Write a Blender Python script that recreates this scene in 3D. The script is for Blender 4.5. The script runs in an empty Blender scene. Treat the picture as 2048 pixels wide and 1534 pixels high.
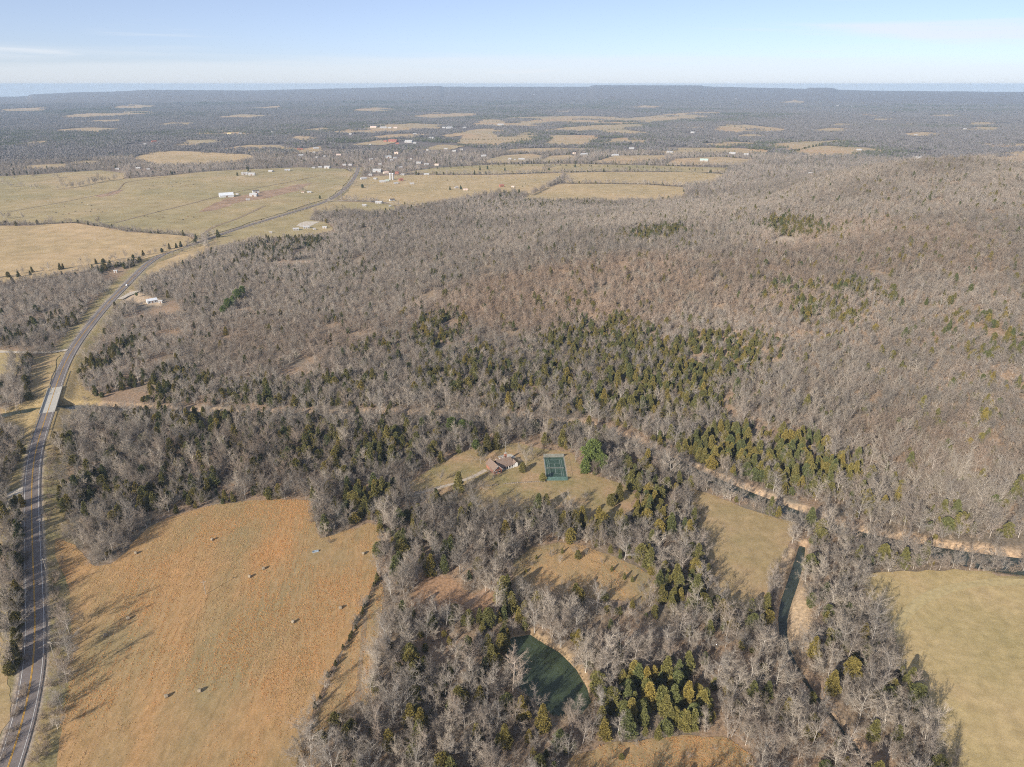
import bpy, math, random, time, sys
T00 = time.time()
import numpy as np
from mathutils.geometry import delaunay_2d_cdt
from mathutils import Vector

R = math.radians
random.seed(7)
rng = np.random.default_rng(11)
scene = bpy.context.scene
C = scene.collection

# ------------------------------------------------------------------ camera, sky, sun, exposure
CAM_H = 220.0
FPX = 1422.0                      # focal length in pixels of the 2048 px wide frame
PITCH = R(22.84)
SUN_AZ, SUN_EL = R(216), R(25)    # clockwise from +Y

cam_d = bpy.data.cameras.new('camera')
cam = bpy.data.objects.new('camera', cam_d)
C.objects.link(cam)
cam.location = (0, 0, CAM_H)
cam.rotation_euler = (math.pi / 2 - PITCH, 0, 0)
cam_d.sensor_width = 36.0
cam_d.lens = 36.0 * FPX / 2048.0
cam_d.clip_start = 1.0
cam_d.clip_end = 120000.0
scene.camera = cam

world = bpy.data.worlds.new('World')
scene.world = world
world.use_nodes = True
wn, wl = world.node_tree.nodes, world.node_tree.links
wn.clear()
w_out = wn.new('ShaderNodeOutputWorld')
w_bg = wn.new('ShaderNodeBackground')
w_bg.inputs['Strength'].default_value = 0.114
sky = wn.new('ShaderNodeTexSky')
sky.sky_type = 'NISHITA'
sky.sun_disc = False
sky.sun_elevation = SUN_EL
sky.sun_rotation = SUN_AZ
sky.altitude = 800
sky.air_density = 0.6
sky.dust_density = 1.0
sky.ozone_density = 4.0


def wmath(op, a, b=None, clamp=False):
    n = wn.new('ShaderNodeMath'); n.operation = op; n.use_clamp = clamp
    for i, v in enumerate((a, b)):
        if v is None:
            continue
        if isinstance(v, (int, float)):
            n.inputs[i].default_value = v
        else:
            wl.new(v, n.inputs[i])
    return n.outputs[0]


CLOUD_SEED = 1.7
tc = wn.new('ShaderNodeTexCoord')
sep = wn.new('ShaderNodeSeparateXYZ')
wl.new(tc.outputs['Generated'], sep.inputs[0])
zc = wmath('ADD', wmath('MAXIMUM', sep.outputs[2], 0.0), 0.045)
cx_ = wmath('DIVIDE', sep.outputs[0], zc)
cy_ = wmath('DIVIDE', sep.outputs[1], zc)
comb = wn.new('ShaderNodeCombineXYZ')
wl.new(wmath('MULTIPLY', cx_, -0.5), comb.inputs[0]); wl.new(cy_, comb.inputs[1]); comb.inputs[2].default_value = CLOUD_SEED
cn = wn.new('ShaderNodeTexNoise'); cn.inputs['Scale'].default_value = 0.30
cn.inputs['Detail'].default_value = 9; cn.inputs['Roughness'].default_value = 0.58
cn.inputs['Distortion'].default_value = 0.6
wl.new(comb.outputs[0], cn.inputs['Vector'])
cr = wn.new('ShaderNodeMapRange'); cr.interpolation_type = 'SMOOTHSTEP'
cr.inputs['From Min'].default_value = 0.50; cr.inputs['From Max'].default_value = 0.70
wl.new(cn.outputs[0], cr.inputs[0])
# low bank of thin cloud above the horizon
bn = wn.new('ShaderNodeTexNoise'); bn.inputs['Scale'].default_value = 1.0; bn.inputs['Detail'].default_value = 8
bcomb = wn.new('ShaderNodeCombineXYZ')
wl.new(wmath('MULTIPLY', sep.outputs[0], 2.4), bcomb.inputs[0]); wl.new(wmath('MULTIPLY', sep.outputs[1], 2.4), bcomb.inputs[1])
wl.new(wmath('MULTIPLY', sep.outputs[2], 60.0), bcomb.inputs[2])
wl.new(bcomb.outputs[0], bn.inputs['Vector'])
edge = wmath('ADD', -0.004, wmath('MULTIPLY', bn.outputs[0], 0.060))
bank = wn.new('ShaderNodeMapRange'); bank.interpolation_type = 'SMOOTHSTEP'
bank.inputs['From Min'].default_value = 0.012; bank.inputs['From Max'].default_value = -0.008
wl.new(wmath('SUBTRACT', sep.outputs[2], edge), bank.inputs[0])
bank_f = wmath('MULTIPLY', bank.outputs[0], 0.5)
mask = wmath('ADD', wmath('MULTIPLY', wmath('MAXIMUM', wmath('MULTIPLY', cr.outputs[0], 0.75), bank_f, True), 0.74), 0.26, True)   # a thin veil of high cloud everywhere
wmix = wn.new('ShaderNodeMix'); wmix.data_type = 'RGBA'
wt = wn.new('ShaderNodeMix'); wt.data_type = 'RGBA'; wt.blend_type = 'MULTIPLY'; wt.inputs[0].default_value = 1.0
wl.new(sky.outputs[0], wt.inputs[6]); wt.inputs[7].default_value = (1.14, 0.975, 0.94, 1)
wl.new(mask, wmix.inputs[0]); wl.new(wt.outputs[2], wmix.inputs[6])
wmix.inputs[7].default_value = (5.3, 5.6, 6.0, 1)
wl.new(wmix.outputs[2], w_bg.inputs[0]); wl.new(w_bg.outputs[0], w_out.inputs[0])

sun_d = bpy.data.lights.new('sun', 'SUN')
sun_d.energy = 5.0
sun_d.angle = R(0.5)
sun_d.color = (1.0, 0.93, 0.82)
sun = bpy.data.objects.new('sun', sun_d)
C.objects.link(sun)
sdir = Vector((math.sin(SUN_AZ) * math.cos(SUN_EL), math.cos(SUN_AZ) * math.cos(SUN_EL), math.sin(SUN_EL)))
sun.rotation_euler = sdir.to_track_quat('Z', 'Y').to_euler()
sun.location = (0, 0, 400)

vs = scene.view_settings
vs.view_transform = 'Standard'; vs.look = 'None'; vs.gamma = 1.0; vs.use_curve_mapping = False
vs.exposure = 0.47
scene.render.engine = 'CYCLES'
cy = scene.cycles
cy.max_bounces = 2; cy.diffuse_bounces = 1; cy.glossy_bounces = 1; cy.transmission_bounces = 1
cy.use_adaptive_sampling = True; cy.adaptive_threshold = 0.022; cy.adaptive_min_samples = 24
cy.volume_bounces = 0; cy.transparent_max_bounces = 4
cy.use_denoising = False
cy.filter_width = 1.1
cy.caustics_reflective = False; cy.caustics_refractive = False


# ------------------------------------------------------------------ small tools
def lerp(a, b, t):
    return a + (b - a) * t


def sstep(a, b, x):
    t = np.clip((x - a) / (b - a), 0, 1)
    return t * t * (3 - 2 * t)


def _hash(ix, iy, seed):
    h = (ix.astype(np.int64) * 374761393 + iy.astype(np.int64) * 668265263 + seed * 1442695041) & 0xFFFFFFFF
    h = ((h ^ (h >> 13)) * 1274126177) & 0xFFFFFFFF
    h = h ^ (h >> 16)
    return (h & 0xFFFFFF) / float(0xFFFFFF)


def vnoise(x, y, seed=0):
    x = np.asarray(x, float); y = np.asarray(y, float)
    ix = np.floor(x).astype(np.int64); iy = np.floor(y).astype(np.int64)
    fx = x - ix; fy = y - iy
    fx = fx * fx * (3 - 2 * fx); fy = fy * fy * (3 - 2 * fy)
    a = _hash(ix, iy, seed); b = _hash(ix + 1, iy, seed)
    c = _hash(ix, iy + 1, seed); d = _hash(ix + 1, iy + 1, seed)
    return (a + (b - a) * fx) * (1 - fy) + (c + (d - c) * fx) * fy


def fbm(x, y, seed=0, octaves=3):
    s = 0; a = 0.5; t = 0
    for o in range(octaves):
        s = s + a * vnoise(np.asarray(x) * 2 ** o, np.asarray(y) * 2 ** o, seed + o * 17)
        t += a; a *= 0.5
    return s / t


def seg_dist(P, L, maxd=60.0):
    """distance of points P (N,2) to polyline L (M,2) up to maxd, with the index position of the nearest point"""
    N = len(P)
    o = np.argsort(P[:, 1], kind='stable')
    X = P[o, 0]; Y = P[o, 1]
    best = np.full(N, 1e12); pos = np.zeros(N)
    for i in range(len(L) - 1):
        a = L[i]; d = L[i + 1] - a
        lo = np.searchsorted(Y, min(a[1], L[i + 1][1]) - maxd); hi = np.searchsorted(Y, max(a[1], L[i + 1][1]) + maxd)
        if hi <= lo:
            continue
        x = X[lo:hi]
        m = np.nonzero((x > min(a[0], L[i + 1][0]) - maxd) & (x < max(a[0], L[i + 1][0]) + maxd))[0]
        if not len(m):
            continue
        qx = x[m] - a[0]; qy = Y[lo:hi][m] - a[1]
        t = np.clip((qx * d[0] + qy * d[1]) / max(d @ d, 1e-9), 0, 1)
        dd = (qx - t * d[0]) ** 2 + (qy - t * d[1]) ** 2
        m += lo
        k = dd < best[m]
        best[m[k]] = dd[k]; pos[m[k]] = i + t[k]
    rb = np.empty(N); rp = np.empty(N)
    rb[o] = best; rp[o] = pos
    return np.sqrt(rb), rp


def inpoly(P, poly):
    poly = np.asarray(poly, float)
    x, y = P[:, 0], P[:, 1]
    inside = np.zeros(len(P), bool)
    lo = poly.min(0); hi = poly.max(0)
    c = (x >= lo[0]) & (x <= hi[0]) & (y >= lo[1]) & (y <= hi[1])
    if not c.any():
        return inside
    xs, ys = x[c], y[c]
    r = np.zeros(len(xs), bool)
    j = len(poly) - 1
    for i in range(len(poly)):
        xi, yi = poly[i]; xj, yj = poly[j]
        if yi != yj:
            cond = ((yi > ys) != (yj > ys)) & (xs < (xj - xi) * (ys - yi) / (yj - yi) + xi)
            r ^= cond
        j = i
    inside[c] = r
    return inside


# ------------------------------------------------------------------ terrain
RIV_X = np.array([-2000, -343, 27, 120, 222, 255, 600, 2000.])
RIV_Y = np.array([470, 490, 470, 400, 305, 295, 180, -200.])
BACK_X = np.array([-3000, -330, -240, 17, 357, 430, 560, 1100, 1700, 4000.])
BACK_Y = np.array([560, 700, 1080, 1480, 1500, 1620, 1850, 2150, 2420, 3000.])
_xs = np.linspace(-3000, 4000, 1401)
_yb = np.interp(_xs, BACK_X, BACK_Y); _yb = np.convolve(np.pad(_yb, 20, 'edge'), np.ones(41) / 41, 'valid')
_yr = np.interp(_xs, RIV_X, RIV_Y); _yr = np.convolve(np.pad(_yr, 8, 'edge'), np.ones(17) / 17, 'valid')
SKY_PX = np.array([-700, 0, 110, 112, 190, 270, 340, 480, 520, 640, 760, 890, 893, 1010, 1170, 1176, 1380, 1390, 1540, 1580, 1584, 1630, 1636, 1720, 2048, 2700.])
SKY_PY = 179 + 1.25 * (-179 + np.array([190, 188.5, 187, 185, 182.5, 181.5, 179, 180, 180.5, 178.5, 176.5, 173.5, 175, 175, 175, 172.5, 172.8, 174.5, 177, 178, 176, 176.4, 179, 180.5, 181.5, 183.]))
RIDGE_R = 15000.0


def h0(x, y):
    x = np.asarray(x, float); y = np.asarray(y, float)
    r = np.hypot(x, y)
    z = 1.6 * (fbm(x / 130, y / 130, 3, 2) - 0.5)
    # long wooded hill beyond the river
    d1 = (y - np.interp(x, _xs, _yr)) * 0.85
    d3 = (np.interp(x, _xs, _yb) - y) * 0.8
    hill = sstep(8, 470, d1) * sstep(-340, 420, x) * sstep(0, 620, d3)
    z = z + hill * (64 + 62 * (fbm(x / 430, y / 430, 9, 3) - 0.5) + 24 * sstep(250, 900, x))
    z = z + hill * 17 * (fbm(x / 150, y / 150, 23, 2) - 0.5)
    # rolling pasture to the left
    z = z + sstep(-380, -700, x) * sstep(600, 900, y) * (7 * fbm(x / 500, y / 420, 5, 2))
    # far country
    far = sstep(2300, 6500, r)
    z = z + far * 38 * (fbm(x / 2600, y / 1900, 31, 3) - 0.48)
    th = np.arctan2(x, y)
    px = 1024 + FPX * np.tan(np.clip(th, -1.1, 1.1)) * 1.0 / 0.98
    dep = PITCH - np.arctan((767 - np.interp(px, SKY_PX, SKY_PY)) / FPX)
    zr = CAM_H - RIDGE_R * np.tan(dep)
    w = sstep(7500, RIDGE_R, r)
    z = z * (1 - w * 0.9) + w * zr
    z = z - sstep(RIDGE_R, 17500, r) * 160
    return z


_sp, _cp = math.sin(PITCH), math.cos(PITCH)


def unproj(pts, hf):
    """points of the ground seen at the given positions of the 2048 px frame"""
    pts = np.asarray(pts, float).reshape(-1, 2)
    u = (pts[:, 0] - 1024) / FPX; v = (767 - pts[:, 1]) / FPX
    D = np.stack([u, _cp + v * _sp, -_sp + v * _cp], 1)
    D /= np.linalg.norm(D, axis=1)[:, None]
    ts = np.geomspace(120, 30000, 260)
    g = CAM_H + D[:, 2:3] * ts - hf(D[:, 0:1] * ts, D[:, 1:2] * ts)
    neg = g <= 0
    k = np.where(neg.any(1), neg.argmax(1), len(ts) - 1)
    k = np.maximum(k, 1)
    i = np.arange(len(pts))
    ta, tb = ts[k - 1], ts[k]; ga, gb = g[i, k - 1], g[i, k]
    for _ in range(4):
        tm = ta + (tb - ta) * np.clip(ga / np.where(np.abs(ga - gb) < 1e-9, 1e-9, ga - gb), 0.02, 0.98)
        gm = CAM_H + D[:, 2] * tm - hf(D[:, 0] * tm, D[:, 1] * tm)
        m = gm <= 0
        tb = np.where(m, tm, tb); gb = np.where(m, gm, gb)
        ta = np.where(m, ta, tm); ga = np.where(m, ga, gm)
    thit = np.where(neg.any(1), ta + (tb - ta) * np.clip(ga / np.maximum(ga - gb, 1e-9), 0, 1), 28000)
    return np.stack([D[:, 0] * thit, D[:, 1] * thit], 1)


def proj(x, y, z):
    x = np.asarray(x, float); y = np.asarray(y, float); z = np.asarray(z, float) - CAM_H
    depth = y * _cp - z * _sp
    up = y * _sp + z * _cp
    return 1024 + FPX * x / depth, 767 - FPX * up / depth, depth


def resample(L, step):
    L = np.asarray(L, float)
    d = np.r_[0, np.cumsum(np.linalg.norm(np.diff(L, axis=0), axis=1))]
    n = max(2, int(d[-1] / step) + 1)
    s = np.linspace(0, d[-1], n)
    return np.stack([np.interp(s, d, L[:, k]) for k in range(L.shape[1])], 1)


def smooth(L, it=2, k=3):
    L = np.array(L, float)
    for _ in range(it):
        P = np.pad(L, ((k, k), (0, 0)), 'edge')
        M = sum(P[i:i + len(L)] for i in range(2 * k + 1)) / (2 * k + 1)
        M[0] = L[0]; M[-1] = L[-1]
        L = M
    return L


ROAD_PX = [(-20, 1640), (23, 1534), (47, 1463), (59, 1428), (67.6, 1380), (72, 1333), (74, 1278), (72, 1240), (68, 1164), (64.5, 1057),
           (62.5, 995), (65, 950), (68, 920), (76.5, 881), (90, 851), (97, 831), (109, 791), (115, 774), (122, 750), (130, 730), (141, 709),
           (157, 682), (179, 654), (194, 634), (215, 609), (230, 594), (250, 573), (265, 558), (277, 545), (293, 530), (309, 518), (330, 506),
           (352, 499), (400, 485), (427, 475), (475, 458), (545, 437), (595, 422), (634, 410), (662, 399), (681, 386), (697, 371), (708, 357), (714, 346), (716, 336)]
road = smooth(resample(unproj(ROAD_PX, h0), 7.0), 2, 4)
road_z = h0(road[:, 0], road[:, 1])
road_z = smooth(np.stack([road_z, road_z], 1), 3, 8)[:, 0] + 0.9
b0, b1 = unproj([(97.5, 830), (114, 780)], h0)
bi0 = int(np.argmin(((road - b0) ** 2).sum(1))); bi1 = int(np.argmin(((road - b1) ** 2).sum(1)))
_bm = 0.5 * (bi0 + bi1)
road_z = road_z + 1.6 * np.exp(-((np.arange(len(road)) - _bm) / 14.0) ** 2)

RIVER_PX = [(-300, 870), (-80, 845), (0, 826), (60, 812), (120, 806), (200, 812), (300, 816), (420, 823), (560, 826), (700, 825), (900, 829),
            (1100, 835), (1200, 855), (1300, 893), (1400, 945), (1490, 982), (1560, 1006), (1640, 1042), (1700, 1064), (1760, 1078), (1830, 1088),
            (1900, 1106), (1960, 1118), (2048, 1128), (2300, 1150)]
RIVER_W = [.8, .8, .8, .8, .8, .6, .5, .5, .5, .5, .5, .55, .6, .6, .6, .65, .65, .7, .75, .8, .9, 1.0, 1.1, 1.15, 1.2]
CREEK_PX = [(1606, 1085), (1608, 1112), (1588, 1142), (1592, 1172), (1564, 1200), (1562, 1228), (1544, 1256), (1566, 1296), (1588, 1335), (1650, 1400), (1690, 1465), (1752, 1534), (1830, 1640)]
CREEK_W = [.25, .36, .5, .4, .42, .3, .26, .18, .17, .18, .17, .17, .17]
POND_PX = [(1010, 1292), (1025, 1274), (1060, 1268), (1088, 1286), (1118, 1303), (1150, 1335), (1172, 1372), (1180, 1400), (1162, 1422), (1110, 1426), (1075, 1404), (1042, 1372), (1016, 1332)]


def river_line(px, w, step=9.0):
    a = np.c_[unproj(px, h0), np.asarray(w, float)]
    return smooth(resample(a, step), 2, 2)


river = river_line(RIVER_PX, RIVER_W)
creek = river_line(CREEK_PX, CREEK_W)
pond = unproj(POND_PX, h0)
pond_c = pond.mean(0)
pond_z = float(h0(*pond_c))


def run_z(L):
    z = h0(L[:, 0], L[:, 1])
    return smooth(np.stack([z, z], 1), 4, 8)[:, 0]


river_z = run_z(river); creek_z = run_z(creek)
court_q = unproj([(1087, 915), (1127, 915), (1135, 961), (1093, 961)], h0)
court_c = court_q.mean(0)
house_c = unproj([(1004, 934)], h0)[0]
PADS = [(court_c, 20, 34), (house_c, 14, 26), (pond_c, 32, 46)]
PAD_Z = [float(h0(*p[0])) for p in PADS]


def hz(x, y):
    x = np.asarray(x, float); y = np.asarray(y, float)
    shp = x.shape
    x = x.ravel(); y = y.ravel()
    z = h0(x, y)
    for (c, r0, r1), pz in zip(PADS, PAD_Z):
        d = np.hypot(x - c[0], y - c[1])
        z = lerp(z, pz, 1 - sstep(r0, r1, d))
    m = np.hypot(x, y) < 3200
    P = np.stack([x[m], y[m]], 1)
    if len(P):
        zz = z[m]
        d, pos = seg_dist(P, road, 16)
        rz = np.interp(pos, np.arange(len(road)), road_z) - 0.30
        zz = lerp(zz, rz, 1 - sstep(5.8, 15.0, d))
        for L, lz, dep in ((river, river_z, 3.3), (creek, creek_z, 3.4)):
            d, pos = seg_dist(P, L[:, :2], 28)
            w = np.interp(pos, np.arange(len(L)), L[:, 2])
            lzz = np.interp(pos, np.arange(len(L)), lz)
            k = 1 - sstep(4.0, 11.5, d / w)
            zz = lerp(zz, np.minimum(zz, lzz - dep), k)
        pin = inpoly(P, pond)
        pd, _ = seg_dist(P, np.r_[pond, pond[:1]])
        sd = np.where(pin, pd, -pd)
        zz = zz - 2.6 * sstep(-4.5, 5, sd)
        z[m] = zz
    return z.reshape(shp)


def up_(pts):
    return unproj(pts, h0)


# ------------------------------------------------------------------ materials
def new_mat(name):
    m = bpy.data.materials.new(name)
    m.use_nodes = True
    n, l = m.node_tree.nodes, m.node_tree.links
    b = n['Principled BSDF']
    b.inputs['Roughness'].default_value = 0.9
    if 'Specular IOR Level' in b.inputs:
        b.inputs['Specular IOR Level'].default_value = 0.15
    return m, n, l, b


def noise_node(n, l, vec, scale, detail=4, rough=0.55):
    t = n.new('ShaderNodeTexNoise')
    t.inputs['Scale'].default_value = scale; t.inputs['Detail'].default_value = detail
    t.inputs['Roughness'].default_value = rough
    if vec is not None:
        l.new(vec, t.inputs['Vector'])
    return t.outputs[0]


def ramp_node(n, l, fac, stops):
    r = n.new('ShaderNodeValToRGB')
    e = r.color_ramp.elements
    while len(e) < len(stops):
        e.new(0.5)
    for i, (p, c) in enumerate(stops):
        e[i].position = p; e[i].color = (*c, 1)
    l.new(fac, r.inputs[0])
    return r.outputs[0]


def mul_col(n, l, a, b, f=1.0):
    m = n.new('ShaderNodeMix'); m.data_type = 'RGBA'; m.blend_type = 'MULTIPLY'
    m.inputs[0].default_value = f
    l.new(a, m.inputs[6]); l.new(b, m.inputs[7])
    return m.outputs[2]


def mix_col(n, l, fac, a, b):
    m = n.new('ShaderNodeMix'); m.data_type = 'RGBA'
    l.new(fac, m.inputs[0])
    for s, v in ((6, a), (7, b)):
        if isinstance(v, tuple):
            m.inputs[s].default_value = (*v, 1)
        else:
            l.new(v, m.inputs[s])
    return m.outputs[2]


def plain(name, col, rough=0.85, var=0.25, scale=1.5, spec=0.15, metal=0.0):
    m, n, l, b = new_mat(name)
    t = n.new('ShaderNodeTexCoord')
    f = noise_node(n, l, t.outputs['Object'], scale, 5, 0.6)
    lo = tuple(c * (1 - var) for c in col); hi = tuple(min(1, c * (1 + var)) for c in col)
    l.new(ramp_node(n, l, f, [(0.3, lo), (0.7, hi)]), b.inputs['Base Color'])
    b.inputs['Roughness'].default_value = rough
    b.inputs['Specular IOR Level'].default_value = spec
    b.inputs['Metallic'].default_value = metal
    return m


def tinted(name, col, var=0.3, scale=0.9, rough=0.9):
    """colour of bark or foliage times the tint of the individual"""
    m, n, l, b = new_mat(name)
    t = n.new('ShaderNodeTexCoord')
    f = noise_node(n, l, t.outputs['Object'], scale, 3, 0.6)
    lo = tuple(c * (1 - var) for c in col); hi = tuple(min(1, c * (1 + var)) for c in col)
    base = ramp_node(n, l, f, [(0.3, lo), (0.7, hi)])
    a = n.new('ShaderNodeAttribute'); a.attribute_type = 'INSTANCER'; a.attribute_name = 'tint'
    l.new(mul_col(n, l, base, a.outputs['Color']), b.inputs['Base Color'])
    b.inputs['Roughness'].default_value = rough
    b.inputs['Specular IOR Level'].default_value = 0.1
    return m


M = {}
M['bark'] = tinted('bark', (0.44, 0.40, 0.35), 0.25, 1.2)
M['twig'] = tinted('twig', (0.318, 0.270, 0.218), 0.22, 0.5)
M['cedar'] = tinted('cedar_foliage', (0.212, 0.188, 0.068), 0.42, 0.9)
M['pine'] = tinted('pine_foliage', (0.155, 0.195, 0.062), 0.4, 0.8)
M['straw'] = tinted('broomsedge', (0.74, 0.405, 0.17), 0.25, 0.6)
M['far_crown'] = plain('far_crown', (0.205, 0.185, 0.172), 0.95, 0.2, 0.05)
M['far_evergreen'] = plain('far_evergreen', (0.11, 0.115, 0.06), 0.95, 0.2, 0.05)


# ------------------------------------------------------------------ object tools
def tag(o, label=None, cat=None, group=None, kind=None):
    if label: o['label'] = label
    if cat: o['category'] = cat
    if group: o['group'] = group
    if kind: o['kind'] = kind
    return o


def mesh_obj(name, verts, faces, mat, parent=None, smooth_=False, mats=None, midx=None, link=True):
    me = bpy.data.meshes.new(name)
    if isinstance(faces, np.ndarray):
        verts = np.asarray(verts, np.float32)
        k = faces.shape[1]
        me.vertices.add(len(verts)); me.vertices.foreach_set('co', verts.ravel())
        me.loops.add(faces.size); me.loops.foreach_set('vertex_index', faces.astype(np.int32).ravel())
        me.polygons.add(len(faces))
        me.polygons.foreach_set('loop_start', np.arange(0, faces.size, k, dtype=np.int32))
        me.polygons.foreach_set('loop_total', np.full(len(faces), k, np.int32))
        me.update(calc_edges=True)
    else:
        me.from_pydata([tuple(v) for v in verts], [], [tuple(f) for f in faces])
        me.update()
    for mm in (mats or [mat]):
        me.materials.append(mm)
    if midx is not None:
        me.polygons.foreach_set('material_index', np.asarray(midx, np.int32))
    if smooth_:
        me.polygons.foreach_set('use_smooth', np.ones(len(me.polygons), bool))
    o = bpy.data.objects.new(name, me)
    if link:
        C.objects.link(o)
    if parent:
        o.parent = parent
    return o


def empty(name, loc, rz=0.0):
    o = bpy.data.objects.new(name, None)
    o.empty_display_size = 0.5
    C.objects.link(o)
    o.location = loc; o.rotation_euler = (0, 0, rz)
    return o


class MB:
    def __init__(self):
        self.v = []; self.f = []

    def add(self, vs_, fs):
        k = len(self.v)
        self.v += [tuple(p) for p in vs_]
        self.f += [tuple(i + k for i in f) for f in fs]
        return self

    def box(self, x0, x1, y0, y1, z0, z1):
        v = [(x0, y0, z0), (x1, y0, z0), (x1, y1, z0), (x0, y1, z0), (x0, y0, z1), (x1, y0, z1), (x1, y1, z1), (x0, y1, z1)]
        return self.add(v, [(3, 2, 1, 0), (4, 5, 6, 7), (0, 1, 5, 4), (1, 2, 6, 5), (2, 3, 7, 6), (3, 0, 4, 7)])

    def gable_roof(self, x0, x1, y0, y1, z, rise, over=0.4, t=0.18, axis='x'):
        """two pitched slabs, ridge along the axis"""
        if axis == 'x':
            ym = (y0 + y1) / 2; hw = (y1 - y0) / 2; s = rise / hw
            A = [(x0 - over, y0 - over, z - over * s), (x1 + over, y0 - over, z - over * s), (x1 + over, ym, z + rise), (x0 - over, ym, z + rise),
                 (x1 + over, y1 + over, z - over * s), (x0 - over, y1 + over, z - over * s)]
        else:
            xm = (x0 + x1) / 2; hw = (x1 - x0) / 2; s = rise / hw
            A = [(x1 + over, y0 - over, z - over * s), (x1 + over, y1 + over, z - over * s), (xm, y1 + over, z + rise), (xm, y0 - over, z + rise),
                 (x0 - over, y1 + over, z - over * s), (x0 - over, y0 - over, z - over * s)]
        B = [(p[0], p[1], p[2] + t) for p in A]
        v = A + B
        f = [(3, 2, 1, 0), (5, 4, 2, 3), (6, 7, 8, 9), (9, 8, 10, 11), (0, 1, 7, 6), (4, 5, 11, 10), (1, 2, 8, 7), (2, 4, 10, 8), (3, 0, 6, 9), (5, 3, 9, 11)]
        return self.add(v, f)

    def gable_walls(self, x0, x1, y0, y1, z0, z1, rise, axis='x'):
        self.box(x0, x1, y0, y1, z0, z1)
        if axis == 'x':
            ym = (y0 + y1) / 2
            for x in (x0, x1):
                s = 0.12 if x == x0 else -0.12
                self.add([(x, y0, z1), (x, y1, z1), (x, ym, z1 + rise), (x + s, y0, z1), (x + s, y1, z1), (x + s, ym, z1 + rise)],
                         [(0, 1, 2), (5, 4, 3), (1, 4, 5, 2), (0, 2, 5, 3)])
        else:
            xm = (x0 + x1) / 2
            for y in (y0, y1):
                s = 0.12 if y == y0 else -0.12
                self.add([(x0, y, z1), (x1, y, z1), (xm, y, z1 + rise), (x0, y + s, z1), (x1, y + s, z1), (xm, y + s, z1 + rise)],
                         [(0, 1, 2), (5, 4, 3), (1, 4, 5, 2), (0, 2, 5, 3)])
        return self

    def tube(self, p0, p1, r0, r1, n=8, cap=True):
        p0 = Vector(p0); p1 = Vector(p1); d = (p1 - p0).normalized()
        a = d.orthogonal().normalized(); b = d.cross(a)
        v = []
        for p, r in ((p0, r0), (p1, r1)):
            for i in range(n):
                t = 2 * math.pi * i / n
                v.append(p + a * (r * math.cos(t)) + b * (r * math.sin(t)))
        f = [(i, (i + 1) % n, n + (i + 1) % n, n + i) for i in range(n)]
        if cap:
            f += [tuple(range(n))[::-1], tuple(range(n, 2 * n))]
        return self.add(v, f)

    def build(self, name, mat, parent=None, link=True):
        return mesh_obj(name, self.v, self.f, mat, parent, link=link)


def ribbon(name, L, Z, half, mat, off=0.0, parent=None, dz=0.0):
    """strip that follows a ground line at a side offset"""
    T = np.gradient(L, axis=0); T /= np.linalg.norm(T, axis=1)[:, None]
    Nn = np.stack([T[:, 1], -T[:, 0]], 1)
    half = np.broadcast_to(half, (len(L),))
    a = L + Nn * (off - half)[:, None]; b = L + Nn * (off + half)[:, None]
    v = np.empty((2 * len(L), 3))
    v[0::2] = np.c_[a, Z + dz]; v[1::2] = np.c_[b, Z + dz]
    i = np.arange(len(L) - 1) * 2
    return mesh_obj(name, v, np.stack([i, i + 1, i + 3, i + 2], 1), mat, parent)


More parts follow.
